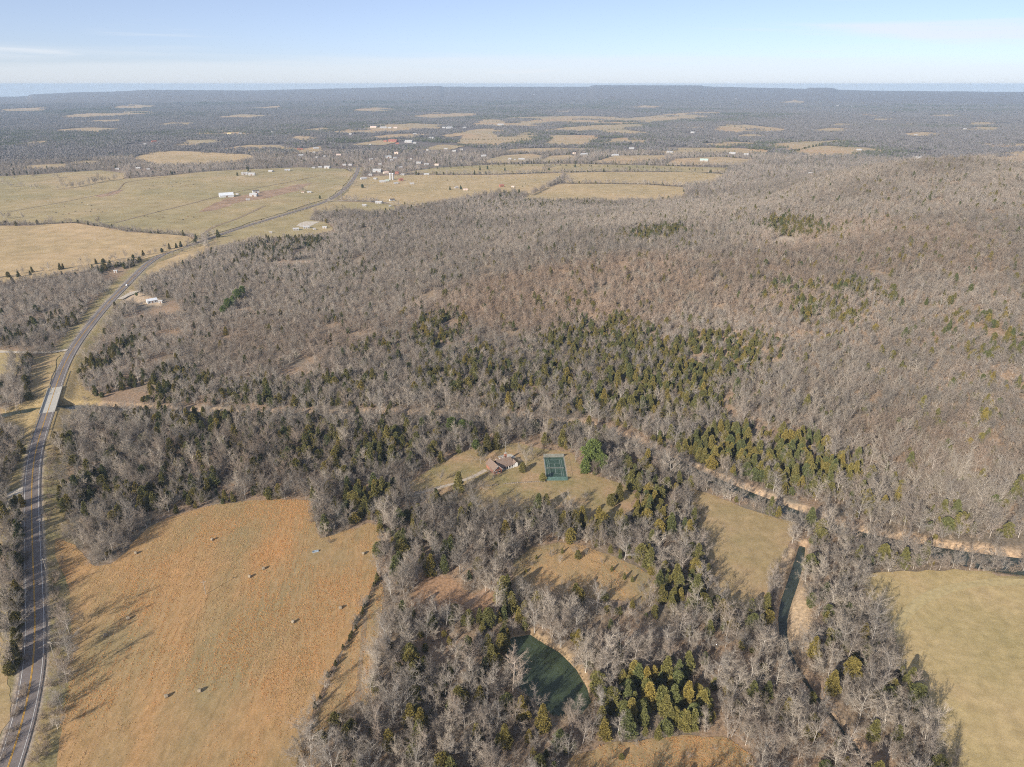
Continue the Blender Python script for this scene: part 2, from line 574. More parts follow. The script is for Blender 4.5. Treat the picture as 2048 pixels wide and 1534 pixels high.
# ------------------------------------------------------------------ traced land: fields and clearings
FIELDS = [
    # name, label, material key, outline in the frame
    ('hay_field', 'orange broomsedge hay field with round bales beside the highway', 'hay',
     [(112, 1078), (150, 1090), (185, 1132), (222, 1130), (262, 1092), (300, 1052), (345, 1032), (420, 1011), (500, 1001), (590, 998), (625, 1002), (628, 1040), (640, 1078), (690, 1062), (735, 1047), (760, 1054), (757, 1110), (752, 1160), (735, 1200), (703, 1260), (672, 1320), (642, 1390), (617, 1450), (594, 1534), (575, 1680), (60, 1680), (118, 1534), (122, 1440), (135, 1380), (140, 1300), (140, 1230), (132, 1160), (112, 1110)]),
    ('hay_field', 'narrow orange grass strip between hedgerow and the woods', 'hay2',
     [(764, 1160), (772, 1200), (757, 1250), (747, 1330), (748, 1395), (725, 1420), (690, 1440), (660, 1470), (640, 1534), (598, 1534), (622, 1450), (648, 1390), (678, 1322), (708, 1262), (740, 1200), (756, 1165)]),
    ('lawn', 'mown lawn around the brick house and tennis court', 'lawn',
     [(815, 968), (840, 950), (872, 930), (915, 908), (960, 893), (1030, 886), (1085, 898), (1140, 903), (1168, 945), (1235, 965), (1266, 985), (1264, 1025), (1235, 1050), (1180, 1045), (1130, 1030), (1080, 1028), (1020, 1032), (960, 1030), (930, 1015), (900, 1000), (860, 990), (830, 982)]),
    ('meadow', 'small orange grass clearing in front of the lawn trees', 'hay2',
     [(1020, 1165), (1028, 1122), (1060, 1096), (1110, 1084), (1165, 1090), (1230, 1115), (1295, 1145), (1330, 1195), (1290, 1212), (1230, 1200), (1150, 1196), (1090, 1198), (1045, 1200)]),
    ('field', 'mown green-brown field between the woods and the creek', 'mown',
     [(1382, 978), (1430, 993), (1500, 1020), (1598, 1050), (1586, 1075), (1566, 1112), (1546, 1165), (1516, 1218), (1455, 1222), (1418, 1205), (1417, 1130), (1402, 1080), (1387, 1020)]),
    ('pasture', 'pale yellow-green pasture in the lower right corner', 'pasture',
     [(1712, 1152), (1770, 1143), (1900, 1140), (2048, 1142), (2350, 1150), (2500, 1680), (1960, 1680), (1890, 1560), (1870, 1500), (1850, 1440), (1818, 1375), (1780, 1300), (1745, 1222), (1722, 1182)]),
    ('meadow', 'orange grass clearing below the cedar grove', 'hay2',
     [(1140, 1520), (1200, 1490), (1290, 1478), (1390, 1472), (1460, 1478), (1505, 1510), (1520, 1620), (1130, 1620)]),
    ('pasture', 'grassy strip left of the highway at the frame edge', 'mown',
     [(-140, 1010), (5, 1020), (8, 1180), (2, 1300), (22, 1390), (14, 1450), (-30, 1534), (-140, 1560)]),
    ('pasture', 'grass triangle between the side lane and the bridge', 'mown',
     [(66, 712), (128, 711), (119, 735), (108, 762), (98, 790), (80, 797), (62, 790), (58, 750)]),
    ('pasture', 'bright grass plot above the side lane at left edge', 'pasture',
     [(-100, 690), (20, 700), (40, 706), (45, 735), (20, 760), (-100, 760)]),
    ('field', 'tan rolling hay field above the roadside woods', 'tan',
     [(-220, 468), (0, 452), (60, 452), (110, 448), (150, 447), (200, 455), (260, 465), (330, 469), (378, 473), (388, 480), (362, 496), (322, 510), (272, 523), (220, 532), (170, 543), (110, 554), (50, 562), (0, 569), (-220, 590)]),
    ('pasture', 'wide green-tan cattle pasture with barns, left of the highway', 'cattle',
     [(-220, 358), (0, 353), (80, 349), (200, 341), (253, 347), (248, 358), (330, 352), (420, 343), (500, 339), (600, 335), (690, 338), (706, 346), (694, 366), (677, 383), (655, 398), (600, 415), (540, 434), (475, 454), (425, 470), (398, 478), (378, 470), (260, 462), (150, 445), (60, 449), (0, 449), (-220, 464)]),
    ('pasture', 'grass paddock between the highway and the hill woods', 'cattle',
     [(432, 476), (480, 461), (545, 441), (600, 425), (640, 412), (668, 403), (735, 404), (788, 411), (790, 421), (740, 427), (700, 422), (640, 428), (618, 440), (660, 447), (665, 460), (600, 478), (560, 474), (520, 478), (470, 489), (432, 492)]),
    ('field', 'tan field right of the highway near the farmyard', 'tan2',
     [(680, 400), (696, 382), (714, 358), (760, 352), (850, 350), (1000, 350), (1125, 346), (1120, 358), (1100, 372), (1060, 388), (1020, 384), (960, 390), (900, 402), (840, 412), (800, 416), (780, 407), (740, 402)]),
    ('field', 'orange grass wedge inside the highway bend', 'tan',
     [(430, 480), (470, 488), (440, 497), (420, 503), (392, 517), (352, 533), (312, 552), (292, 556), (287, 547), (310, 529), (350, 511), (392, 495)]),
    ('field', 'pale green field right behind the hill woods', 'tan2',
     [(1042, 400), (1070, 381), (1120, 368), (1200, 368), (1300, 370), (1367, 375), (1367, 396), (1300, 402), (1200, 402), (1100, 402)]),
    ('field', 'long tan field behind the low fence row', 'tan2',
     [(1128, 358), (1130, 346), (1250, 344), (1400, 345), (1452, 349), (1424, 364), (1367, 372), (1300, 368), (1200, 366), (1130, 366)]),
    ('field', 'cedar dotted strip field beyond the farmyard', 'cattle',
     [(800, 346), (870, 336), (980, 330), (1100, 328), (1250, 330), (1452, 336), (1452, 346), (1250, 342), (1120, 344), (1000, 348), (850, 348)]),
    ('field', 'tan oval field in the woods left of town', 'tan', [(265, 319), (292, 305), (342, 302), (420, 305), (500, 310), (511, 316), (480, 325), (400, 331), (320, 332)]),
]
FAR_STRIPS = [
    [(958, 327), (1000, 312), (1060, 308), (1090, 313), (1070, 322), (1000, 328)], [(1075, 323), (1100, 312), (1142, 310), (1152, 318), (1100, 326)],
    [(1180, 326), (1230, 312), (1330, 311), (1330, 322), (1250, 329)], [(1318, 307), (1330, 296), (1450, 296), (1542, 300), (1530, 308), (1450, 307), (1360, 309)],
    [(1330, 331), (1350, 318), (1440, 314), (1512, 320), (1480, 331), (1400, 331)], [(1578, 309), (1600, 295), (1660, 292), (1762, 297), (1766, 303), (1700, 313), (1620, 313)],
    [(1528, 290), (1600, 283), (1640, 283), (1692, 280), (1680, 287), (1610, 296), (1566, 301)], [(1423, 248), (1470, 247), (1572, 258), (1560, 264), (1480, 266), (1430, 263)],
    [(935, 252), (960, 238), (1040, 235), (1150, 232), (1280, 235), (1330, 229), (1400, 224), (1442, 224), (1420, 235), (1300, 246), (1180, 251), (1060, 253)],
    [(915, 287), (930, 270), (1052, 262), (1082, 268), (1050, 286), (980, 293)], [(1090, 291), (1100, 270), (1202, 272), (1170, 291)], [(1163, 258), (1230, 257), (1298, 266), (1250, 271)],
    [(556, 279), (600, 272), (642, 275), (620, 282)], [(335, 294), (380, 280), (452, 280), (420, 291)], [(438, 299), (500, 290), (560, 291), (604, 300), (500, 304)], [(548, 306), (640, 293), (645, 303), (600, 308)],
    [(120, 233), (200, 224), (300, 223), (322, 228), (220, 234), (130, 236)], [(140, 244), (240, 239), (242, 245)], [(0, 219), (90, 215), (92, 221), (0, 224)], [(218, 216), (260, 209), (312, 212), (280, 218)], [(478, 218), (560, 211), (562, 217)],
    [(648, 267), (730, 250), (830, 247), (902, 250), (870, 259), (740, 267)], [(698, 221), (750, 215), (802, 219), (760, 224)], [(808, 234), (870, 225), (962, 227), (940, 234), (850, 237)], [(698, 291), (760, 280), (802, 282), (770, 291)],
    [(1738, 242), (1760, 236), (1792, 238), (1780, 243)], [(1798, 254), (1810, 247), (1836, 248), (1830, 255)], [(1933, 251), (1950, 244), (1992, 246), (1985, 252)],
    [(1955, 288), (2048, 288), (2150, 292), (2150, 300), (1970, 294)], [(1948, 312), (2048, 302), (2150, 300), (2150, 325), (1990, 324)], [(1898, 262), (1960, 254), (2010, 256), (2000, 262)], [(1560, 206), (1590, 200), (1612, 204), (1600, 208)],
    [(38, 341), (60, 331), (132, 328), (134, 338)], [(130, 329), (160, 321), (200, 323), (190, 330)], [(840, 300), (880, 290), (930, 292), (900, 300)], [(380, 268), (440, 260), (520, 264), (500, 272)],
    [(1240, 215), (1290, 211), (1330, 214), (1290, 217)], [(1700, 232), (1730, 229), (1760, 232)], [(20, 290), (80, 282), (120, 286), (60, 294)], [(1330, 255), (1360, 247), (1412, 250), (1400, 258)],
    [(590, 262), (640, 256), (690, 258), (650, 266)], [(1640, 252), (1680, 247), (1720, 250), (1690, 256)], [(300, 250), (350, 244), (400, 246), (370, 253)], [(1850, 232), (1890, 229), (1930, 231), (1890, 235)], [(430, 235), (480, 229), (540, 231), (500, 237)], [(1080, 222), (1130, 219), (1170, 221), (1130, 225)],
]
FAR_STRIPS += [[(1000, 306), (1020, 299), (1100, 296), (1200, 298), (1150, 304)], [(1380, 291), (1450, 284), (1522, 286), (1460, 293)], [(880, 272), (960, 258), (1060, 256), (1000, 266), (900, 274)], [(1190, 287), (1240, 276), (1322, 276), (1290, 287)],
               [(1060, 263), (1160, 252), (1290, 248), (1302, 254), (1180, 263)], [(720, 277), (800, 268), (862, 268), (820, 277)], [(1440, 275), (1500, 268), (1542, 272), (1480, 277)], [(1600, 262), (1660, 256), (1720, 259), (1670, 265)], [(100, 262), (180, 255), (250, 258), (200, 266)], [(1790, 270), (1840, 264), (1900, 268), (1850, 274)]]
STRIP_LABEL = ['thin tan field strip far off beyond the woods']
field_polys = [np.asarray(up_(f[3])) for f in FIELDS]
strip_polys = [np.asarray(up_(f)) for f in FAR_STRIPS]
GLADES = [np.asarray(up_(p)) for p in (
    [(812, 1218), (848, 1150), (900, 1158), (942, 1188), (1000, 1178), (1002, 1215), (950, 1235), (880, 1215), (840, 1245)],
    [(0, 820), (60, 800), (128, 708), (150, 712), (158, 770), (205, 800), (150, 826), (122, 868), (104, 905), (84, 905), (40, 862), (0, 852)],
    [(1006, 1290), (1024, 1272), (1060, 1262), (1124, 1302), (1180, 1378), (1186, 1410), (1166, 1434), (1090, 1432), (1040, 1392), (1008, 1330)],
    [(1555, 1098), (1612, 1096), (1600, 1165), (1628, 1250), (1618, 1300), (1590, 1290), (1550, 1245)],
    [(242, 604), (262, 580), (290, 590), (325, 600), (322, 612), (262, 606)],
    [(1540, 488), (1562, 471), (1588, 474), (1594, 488)],
    [(1660, 1055), (1800, 1075), (2048, 1090), (2200, 1095), (2200, 1140), (1900, 1132), (1760, 1095)],
    [(820, 985), (880, 978), (960, 960), (985, 968), (900, 1000), (830, 1002)],
    [(0, 1005), (60, 985), (60, 1000), (0, 1022)],
)]
TOWN = np.asarray(up_([(560, 340), (570, 290), (700, 262), (960, 258), (980, 320), (880, 338), (700, 340)]))


# ------------------------------------------------------------------ ground sheet
def ground():
    fine = np.arange(-46, 46.001, 0.14)
    coarse = np.arange(50, 314, 4.0)
    th = np.radians(np.r_[fine, coarse])
    rr = [50.0]
    while rr[-1] < 17500:
        r = rr[-1]
        rr.append(r * (1.03 if r < 130 else 1.005 if r < 620 else 1.0095))
    rr = np.array(rr)
    X = rr[:, None] * np.sin(th)[None]; Y = rr[:, None] * np.cos(th)[None]
    Z = hz(X, Y)
    nR, nT = X.shape
    far = rr[:, None] > 9200
    rnd = vnoise(X / 90, Y / 90, 77) * 9
    Z = np.where(far, Z + rnd * sstep(9200, 11000, rr)[:, None], Z)
    v = np.stack([X, Y, Z], 2).reshape(-1, 3)
    i, j = np.meshgrid(np.arange(nR - 1), np.arange(nT), indexing='ij')
    j2 = (j + 1) % nT
    q = np.stack([i * nT + j, i * nT + j2, (i + 1) * nT + j2, (i + 1) * nT + j], 2).reshape(-1, 4)
    q = q[:, ::-1]
    # cover colour of the bare earth
    P = v[:, :2]
    r = np.hypot(P[:, 0], P[:, 1])
    lit = np.array([0.27, 0.20, 0.135]); red = np.array([0.37, 0.24, 0.15]); gry = np.array([0.19, 0.16, 0.12])
    n1 = sstep(0.35, 0.65, fbm(P[:, 0] / 140, P[:, 1] / 140, 41))[:, None]
    n2 = sstep(0.4, 0.62, fbm(P[:, 0] / 26, P[:, 1] / 26, 43))[:, None]
    col = lerp(lerp(gry, lit, n1), red, n2 * 0.55)
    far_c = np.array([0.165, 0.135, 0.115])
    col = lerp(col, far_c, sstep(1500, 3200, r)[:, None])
    m = r < 3200
    Pm = P[m]; cm = col[m]
    d, _ = seg_dist(Pm, road)
    verge = lerp(np.array([0.34, 0.25, 0.125]), np.array([0.25, 0.215, 0.10]), vnoise(Pm[:, 0] / 9, Pm[:, 1] / 9, 5)[:, None])
    cm = lerp(cm, verge, (1 - sstep(12, 22, d))[:, None])
    cm = lerp(cm, np.array([0.38, 0.31, 0.24]), (1 - sstep(5.0, 6.4, d))[:, None])
    sand = np.array([0.50, 0.345, 0.21])
    for L, k in ((river, 1.0), (creek, 0.6)):
        d, pos = seg_dist(Pm, L[:, :2])
        w = np.interp(pos, np.arange(len(L)), L[:, 2])
        nz = vnoise(Pm[:, 0] / 7, Pm[:, 1] / 7, 8)
        cm = lerp(cm, sand, (k * (1 - sstep(8.5, 13.5, d / w + (nz - 0.5) * 7)) * np.clip(w, .5, 1))[:, None])
    pd, _ = seg_dist(Pm, np.r_[pond, pond[:1]])
    cm = lerp(cm, np.array([0.36, 0.25, 0.14]), (1 - sstep(1.5, 5, pd))[:, None] * 0.8)
    gl = GLADES
    for k, c in ((0, (0.37, 0.225, 0.13)), (1, (0.36, 0.265, 0.13)), (3, (0.50, 0.36, 0.22)), (4, (0.55, 0.41, 0.27)), (5, (0.44, 0.355, 0.26)), (7, (0.30, 0.25, 0.18)), (8, (0.34, 0.30, 0.25))):
        pd, _ = seg_dist(Pm, np.r_[gl[k], gl[k][:1]])
        sd = np.where(inpoly(Pm, gl[k]), pd, -pd)
        cm = lerp(cm, np.array(c), sstep(-2.5, 2.5, sd + 3 * (vnoise(Pm[:, 0] / 5, Pm[:, 1] / 5, 3) - .5))[:, None])
    col[m] = cm
    mat, n, l, b = new_mat('ground')
    a = n.new('ShaderNodeAttribute'); a.attribute_name = 'cover'
    t = n.new('ShaderNodeTexCoord')
    f1 = noise_node(n, l, t.outputs['Object'], 0.55, 6, 0.65)
    f2 = noise_node(n, l, t.outputs['Object'], 0.012, 5, 0.6)
    c1 = mul_col(n, l, a.outputs['Color'], ramp_node(n, l, f1, [(0.28, (0.55, 0.55, 0.55)), (0.72, (1.4, 1.4, 1.4))]))
    c2 = mul_col(n, l, c1, ramp_node(n, l, f2, [(0.3, (0.8, 0.8, 0.8)), (0.7, (1.2, 1.2, 1.2))]))
    l.new(c2, b.inputs['Base Color'])
    bp = n.new('ShaderNodeBump'); bp.inputs['Strength'].default_value = 0.6; bp.inputs['Distance'].default_value = 0.5
    l.new(f1, bp.inputs['Height']); l.new(bp.outputs[0], b.inputs['Normal'])
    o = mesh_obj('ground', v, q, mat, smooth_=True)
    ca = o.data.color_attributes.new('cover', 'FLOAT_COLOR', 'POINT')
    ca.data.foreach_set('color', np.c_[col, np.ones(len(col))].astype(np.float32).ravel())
    tag(o, 'leaf covered earth under the woods, running out to the horizon', 'ground', kind='structure')


ground()


def field_mat(name, a, b_, c, s1=0.02, s2=0.25, stretch=1.0, bump=0.3):
    a, b_, c = [(q[0] * 0.88, q[1] * 0.865, q[2] * 0.84) for q in (a, b_, c)]
    m, n, l, b = new_mat(name)
    t = n.new('ShaderNodeTexCoord')
    mp = n.new('ShaderNodeMapping'); mp.inputs['Scale'].default_value = (1, 1 / stretch, 1)
    mp.inputs['Rotation'].default_value = (0, 0, R(12))
    l.new(t.outputs['Object'], mp.inputs[0])
    f1 = noise_node(n, l, mp.outputs[0], s1, 6, 0.62)
    f2 = noise_node(n, l, mp.outputs[0], s2, 5, 0.65)
    f3 = noise_node(n, l, t.outputs['Object'], 2.2, 4, 0.7)
    base = ramp_node(n, l, f1, [(0.34, a), (0.52, b_), (0.68, c)])
    v1 = ramp_node(n, l, f2, [(0.3, (0.78, 0.78, 0.76)), (0.7, (1.18, 1.18, 1.2))])
    v2 = ramp_node(n, l, f3, [(0.25, (0.72, 0.72, 0.70)), (0.75, (1.24, 1.24, 1.26))])
    l.new(mul_col(n, l, mul_col(n, l, base, v1), v2), b.inputs['Base Color'])
    bp = n.new('ShaderNodeBump'); bp.inputs['Strength'].default_value = bump; bp.inputs['Distance'].default_value = 0.25
    l.new(f3, bp.inputs['Height']); l.new(bp.outputs[0], b.inputs['Normal'])
    return m


FM = {
    'hay': field_mat('hay_ground', (0.33, 0.26, 0.135), (0.43, 0.285, 0.14), (0.54, 0.305, 0.135), 0.03, 0.5, 3.0),
    'hay2': field_mat('meadow_ground', (0.32, 0.255, 0.14), (0.42, 0.29, 0.15), (0.51, 0.325, 0.16), 0.05, 0.4, 2.0),
    'lawn': field_mat('lawn_ground', (0.30, 0.25, 0.115), (0.385, 0.285, 0.15), (0.47, 0.31, 0.185), 0.045, 0.35),
    'mown': field_mat('mown_ground', (0.36, 0.28, 0.14), (0.42, 0.31, 0.165), (0.45, 0.315, 0.185), 0.03, 0.2),
    'pasture': field_mat('pasture_ground', (0.42, 0.335, 0.16), (0.49, 0.378, 0.19), (0.52, 0.385, 0.205), 0.02, 0.22),
    'tan': field_mat('tan_ground', (0.47, 0.355, 0.19), (0.55, 0.405, 0.225), (0.60, 0.43, 0.25), 0.006, 0.05),
    'tan2': field_mat('stubble_ground', (0.43, 0.335, 0.18), (0.51, 0.385, 0.21), (0.56, 0.41, 0.235), 0.006, 0.05),
    'cattle': field_mat('grazed_ground', (0.36, 0.305, 0.155), (0.43, 0.34, 0.18), (0.52, 0.385, 0.225), 0.004, 0.03),
    'far': field_mat('far_ground', (0.42, 0.34, 0.20), (0.50, 0.37, 0.215), (0.56, 0.37, 0.21), 0.002, 0.02),
}


def sheet(name, poly, mat, step, lift, wob):
    P = np.asarray(poly, float)
    ring = resample(np.r_[P, P[:1]], step * 0.6)[:-1]
    if wob:
        T = np.roll(ring, -1, 0) - np.roll(ring, 1, 0)
        T /= np.maximum(np.linalg.norm(T, axis=1), 1e-6)[:, None]
        nn = (fbm(ring[:, 0] / (wob * 4), ring[:, 1] / (wob * 4), 61, 2) - 0.5) * 2 * wob
        ring = ring + np.stack([T[:, 1], -T[:, 0]], 1) * nn[:, None]
    lo = ring.min(0); hi = ring.max(0)
    while (hi[0] - lo[0]) * (hi[1] - lo[1]) / step ** 2 > 9000:
        step *= 1.25
    gx, gy = np.meshgrid(np.arange(lo[0], hi[0], step), np.arange(lo[1], hi[1], step))
    G = np.stack([gx.ravel(), gy.ravel()], 1)
    G = G[inpoly(G, ring)]
    d, _ = seg_dist(G, np.r_[ring, ring[:1]])
    G = G[d > step * 0.4]
    A = np.r_[ring, G]
    o = A.mean(0)
    k = len(ring)
    res = delaunay_2d_cdt([Vector(p) for p in (A - o)], [], [list(range(k))], 1, 1e-4)
    V = np.array([tuple(p) for p in res[0]]) + o
    F = np.array([f for f in res[2] if len(f) == 3])
    a = V[F]
    cr = (a[:, 1, 0] - a[:, 0, 0]) * (a[:, 2, 1] - a[:, 0, 1]) - (a[:, 1, 1] - a[:, 0, 1]) * (a[:, 2, 0] - a[:, 0, 0])
    F[cr < 0] = F[cr < 0][:, ::-1]
    z = hz(V[:, 0], V[:, 1]) + lift
    return mesh_obj(name, np.c_[V, z], F, mat, smooth_=True)


for f, P in zip(FIELDS, field_polys):
    dist = np.hypot(*P.mean(0))
    near = dist < 600
    o = sheet(f[0], P, FM[f[2]], 4.0 if near else 14.0, 0.09 if near else 0.25 + dist * 2e-4, 1.6 if near else 6.0)
    tag(o, f[1], 'field', kind='structure')
order = ['leftmost', 'rightmost']
for k, P in enumerate(strip_polys):
    dist = np.hypot(*P.mean(0))
    o = sheet('field', P, FM['far'], max(20.0, dist / 120), 0.6 + dist * 2.5e-4, dist / 260)
    tag(o, STRIP_LABEL[0], 'field', 'far field strips', 'structure')

# bare red earth and tracks in the cattle pasture
dirt = plain('red_earth', (0.34, 0.225, 0.145), 0.95, 0.3, 0.05)
track = plain('track_earth', (0.27, 0.20, 0.125), 0.95, 0.25, 0.1)
gravel = plain('gravel', (0.52, 0.45, 0.36), 0.95, 0.2, 0.6)
DIRT = [('red churned earth around the cattle barns', [(385, 428), (420, 410), (455, 397), (520, 384), (560, 377), (600, 369), (628, 366), (600, 382), (560, 390), (540, 396), (480, 405), (430, 421)]),
        ('reddish bare earth along the far pasture fence', [(190, 392), (240, 380), (252, 379), (235, 387), (200, 395)]),
        ('bare pale earth yard by the white house', [(588, 452), (612, 443), (640, 444), (622, 451), (600, 457)])]
for lb, p in DIRT:
    o = sheet('dirt_patch', up_(p), dirt if 'red' in lb else gravel, 14, 0.7, 7)
    tag(o, lb, 'bare earth', kind='structure')
TRACKS = [('dark fence track crossing the cattle pasture', [(228, 447), (300, 428), (385, 407), (455, 388), (560, 368), (640, 352)], 2.2, track),
          ('worn stock track along the upper pasture', [(20, 424), (110, 408), (190, 392), (235, 383), (250, 365), (330, 354)], 1.6, track),
          ('muddy drain winding below the barns', [(408, 468), (425, 455), (470, 440), (505, 424), (530, 412)], 3.0, track),
          ('pale farm lane right of the highway', [(655, 403), (700, 402), (760, 404), (800, 408)], 2.2, gravel),
          ('low brown fence row across the tan fields', [(1138, 367), (1200, 367), (1290, 368), (1367, 374)], 3.5, track),
          ('pale gravel side lane joining the highway', [(-60, 703), (20, 705), (70, 707), (118, 706), (136, 703)], 2.6, gravel),
          ('gravel pull-off lane beside the highway', [(240, 600), (252, 594), (262, 588), (272, 580), (280, 582)], 3.5, gravel),
          ('gravel drive curving to the brick house', [(790, 1000), (830, 985), (870, 978), (905, 970), (940, 962), (962, 950), (972, 940)], 1.3, plain('drive_gravel', (0.42, 0.35, 0.27), .95, .25, .5)),
          ('gravel entrance lane at the left frame edge', [(-60, 1015), (10, 1000), (40, 985), (58, 978)], 3.0, gravel),
          ('faint wheel track in the orange strip', [(735, 1190), (728, 1260), (720, 1330), (715, 1400)], 0.9, track),
          ('reddish path between the cedars', [(930, 1215), (965, 1195), (990, 1165), (1005, 1150)], 1.6, dirt),
          ('curved wheel track across the right pasture', [(2100, 1166), (1990, 1160), (1900, 1172), (1830, 1200), (1790, 1250), (1775, 1310)], 2.4, plain('worn_grass', (0.425, 0.335, 0.17), 0.95, 0.2, 0.4))]
for lb, p, w, mt in TRACKS:
    L = smooth(resample(up_(p), 5), 2, 3)
    L = resample(L, 4)
    dist = np.hypot(*L.mean(0))
    z = hz(L[:, 0], L[:, 1]) + (0.14 if dist < 650 else 0.5 + dist * 2e-4)
    hw = w * (0.8 + 0.4 * vnoise(np.arange(len(L)) / 3, np.zeros(len(L)), 4))
    tag(ribbon('track', L, z, hw, mt), lb, 'track', kind='structure')

# ------------------------------------------------------------------ water
def water_mat(name, col, rough=0.04):
    m, n, l, b = new_mat(name)
    t = n.new('ShaderNodeTexCoord')
    f = noise_node(n, l, t.outputs['Object'], 0.12, 3, 0.5)
    lo = tuple(c * 0.8 for c in col); hi = tuple(c * 1.25 for c in col)
    l.new(ramp_node(n, l, f, [(0.35, lo), (0.65, hi)]), b.inputs['Base Color'])
    b.inputs['Roughness'].default_value = rough; b.inputs['Specular IOR Level'].default_value = 0.5
    b.inputs['IOR'].default_value = 1.33
    g = noise_node(n, l, t.outputs['Object'], 1.6, 3, 0.5)
    bp = n.new('ShaderNodeBump'); bp.inputs['Strength'].default_value = 0.03; bp.inputs['Distance'].default_value = 0.1
    l.new(g, bp.inputs['Height']); l.new(bp.outputs[0], b.inputs['Normal'])
    return m


river_m = water_mat('river_water', (0.045, 0.055, 0.042))
pond_m = water_mat('pond_water', (0.048, 0.064, 0.036), 0.03)
o = ribbon('river', river[:, :2], river_z - 2.35, 9.5 * river[:, 2], river_m)
tag(o, 'narrow river winding along the foot of the wooded hill', 'river', kind='structure')
o = ribbon('creek', creek[:, :2], creek_z - 2.6, 8.0 * creek[:, 2], river_m)
tag(o, 'shaded green creek between the mown field and gravel bar', 'creek', kind='structure')
pc = pond - pond_c
ring = pond_c + pc * (1 + 3.0 / np.maximum(np.linalg.norm(pc, axis=1), 1)[:, None])
o = mesh_obj('pond', np.c_[ring, np.full(len(ring), pond_z - 1.0)], [tuple(range(len(ring)))[::-1]], pond_m)
tag(o, 'dark green pond enclosed by bare trees', 'pond', kind='structure')

# ------------------------------------------------------------------ highway, bridge, guardrails
asphalt, an, al, ab = new_mat('asphalt')
t_ = an.new('ShaderNodeTexCoord')
ac = ramp_node(an, al, noise_node(an, al, t_.outputs['Object'], 0.5, 8, 0.7), [(0.3, (0.165, 0.14, 0.128)), (0.7, (0.225, 0.192, 0.176))])
ap = ramp_node(an, al, noise_node(an, al, t_.outputs['Object'], 0.06, 6, 0.6), [(0.35, (0.85, 0.85, 0.85)), (0.65, (1.12, 1.12, 1.12))])
al.new(mul_col(an, al, ac, ap), ab.inputs['Base Color'])
paint_w = plain('white_paint', (0.60, 0.58, 0.54), 0.7, 0.3, 0.8)
paint_y = plain('yellow_paint', (0.58, 0.33, 0.06), 0.7, 0.3, 0.8)
concrete = plain('concrete', (0.46, 0.43, 0.37), 0.85, 0.15, 0.8)
steel = plain('galvanised_steel', (0.42, 0.42, 0.41), 0.5, 0.15, 1.0, 0.4, 0.3)
wood = plain('weathered_wood', (0.33, 0.27, 0.21), 0.9, 0.25, 1.5)

road_f = resample(np.c_[road, road_z], 3.0)
fb0 = int(np.argmin(((road_f[:, :2] - b0) ** 2).sum(1))); fb1 = int(np.argmin(((road_f[:, :2] - b1) ** 2).sum(1)))
hw = tag(ribbon('highway', road_f[:fb0 + 1, :2], road_f[:fb0 + 1, 2], 4.3, asphalt), 'two lane asphalt highway curving up the left side', 'road', kind='structure')
ribbon('carriageway', road_f[fb1:, :2], road_f[fb1:, 2], 4.3, asphalt, parent=hw)
for s in (-1, 1):
    ribbon('edge_line', road_f[:, :2], road_f[:, 2], 0.10, paint_w, off=3.45 * s, parent=hw, dz=0.05)
    ribbon('centre_line', road_f[:, :2], road_f[:, 2], 0.10, paint_y, off=0.17 * s, parent=hw, dz=0.05)

bx, by = road_f[fb0:fb1 + 1, :2].mean(0)
br = empty('road_bridge', (0, 0, 0))
tag(br, 'pale concrete highway bridge with low parapets over the river', 'bridge')
Lb = road_f[fb0:fb1 + 1]
ribbon('deck', Lb[:, :2], Lb[:, 2], 4.95, concrete, parent=br, dz=0.012)
Tb = np.gradient(Lb[:, :2], axis=0); Tb /= np.linalg.norm(Tb, axis=1)[:, None]; Nb = np.stack([Tb[:, 1], -Tb[:, 0]], 1)


def side_wall(L, N, off, t, z0, z1, mat, name, parent):
    v = []; f = []
    for i in range(len(L)):
        for o_, zz in ((off - t, z0), (off + t, z0), (off + t, z1), (off - t, z1)):
            v.append((L[i, 0] + N[i, 0] * o_, L[i, 1] + N[i, 1] * o_, L[i, 2] + zz))
    for i in range(len(L) - 1):
        a = i * 4; b = a + 4
        for k in range(4):
            f.append((a + k, a + (k + 1) % 4, b + (k + 1) % 4, b + k))
    f += [(3, 2, 1, 0), tuple(len(L) * 4 - 4 + k for k in range(4))]
    return mesh_obj(name, v, f, mat, parent)


for s in (-1, 1):
    side_wall(Lb, Nb, s * 4.8, 0.16, -0.05, 0.85, concrete, 'parapet', br)
    side_wall(Lb, Nb, s * 4.2, 0.25, -1.3, -0.03, concrete, 'girder', br)
side_wall(Lb, Nb, 0, 0.25, -1.3, -0.03, concrete, 'girder', br)
for fr in (0.3, 0.7):
    i = int(fr * (len(Lb) - 1))
    mb = MB()
    for o_ in (-3.4, 0, 3.4):
        p = Lb[i, :2] + Nb[i] * o_
        mb.tube((p[0], p[1], Lb[i, 2] - 7), (p[0], p[1], Lb[i, 2] - 2.0), 0.45, 0.45, 10)
    mb.build('pier', concrete, br)
    a = Lb[i, :2]
    side_wall(np.array([np.r_[a + Nb[i] * -4.4, Lb[i, 2]], np.r_[a + Nb[i] * 4.4, Lb[i, 2]]]), np.array([Tb[i], Tb[i]]), 0, 0.5, -2.1, -1.3, concrete, 'pier_cap', br)
rails = [(max(0, fb0 - 16), fb0, -1, 'near left'), (max(0, fb0 - 16), fb0, 1, 'near right'), (fb1, fb1 + 12, -1, 'far left'), (fb1, fb1 + 12, 1, 'far right')]
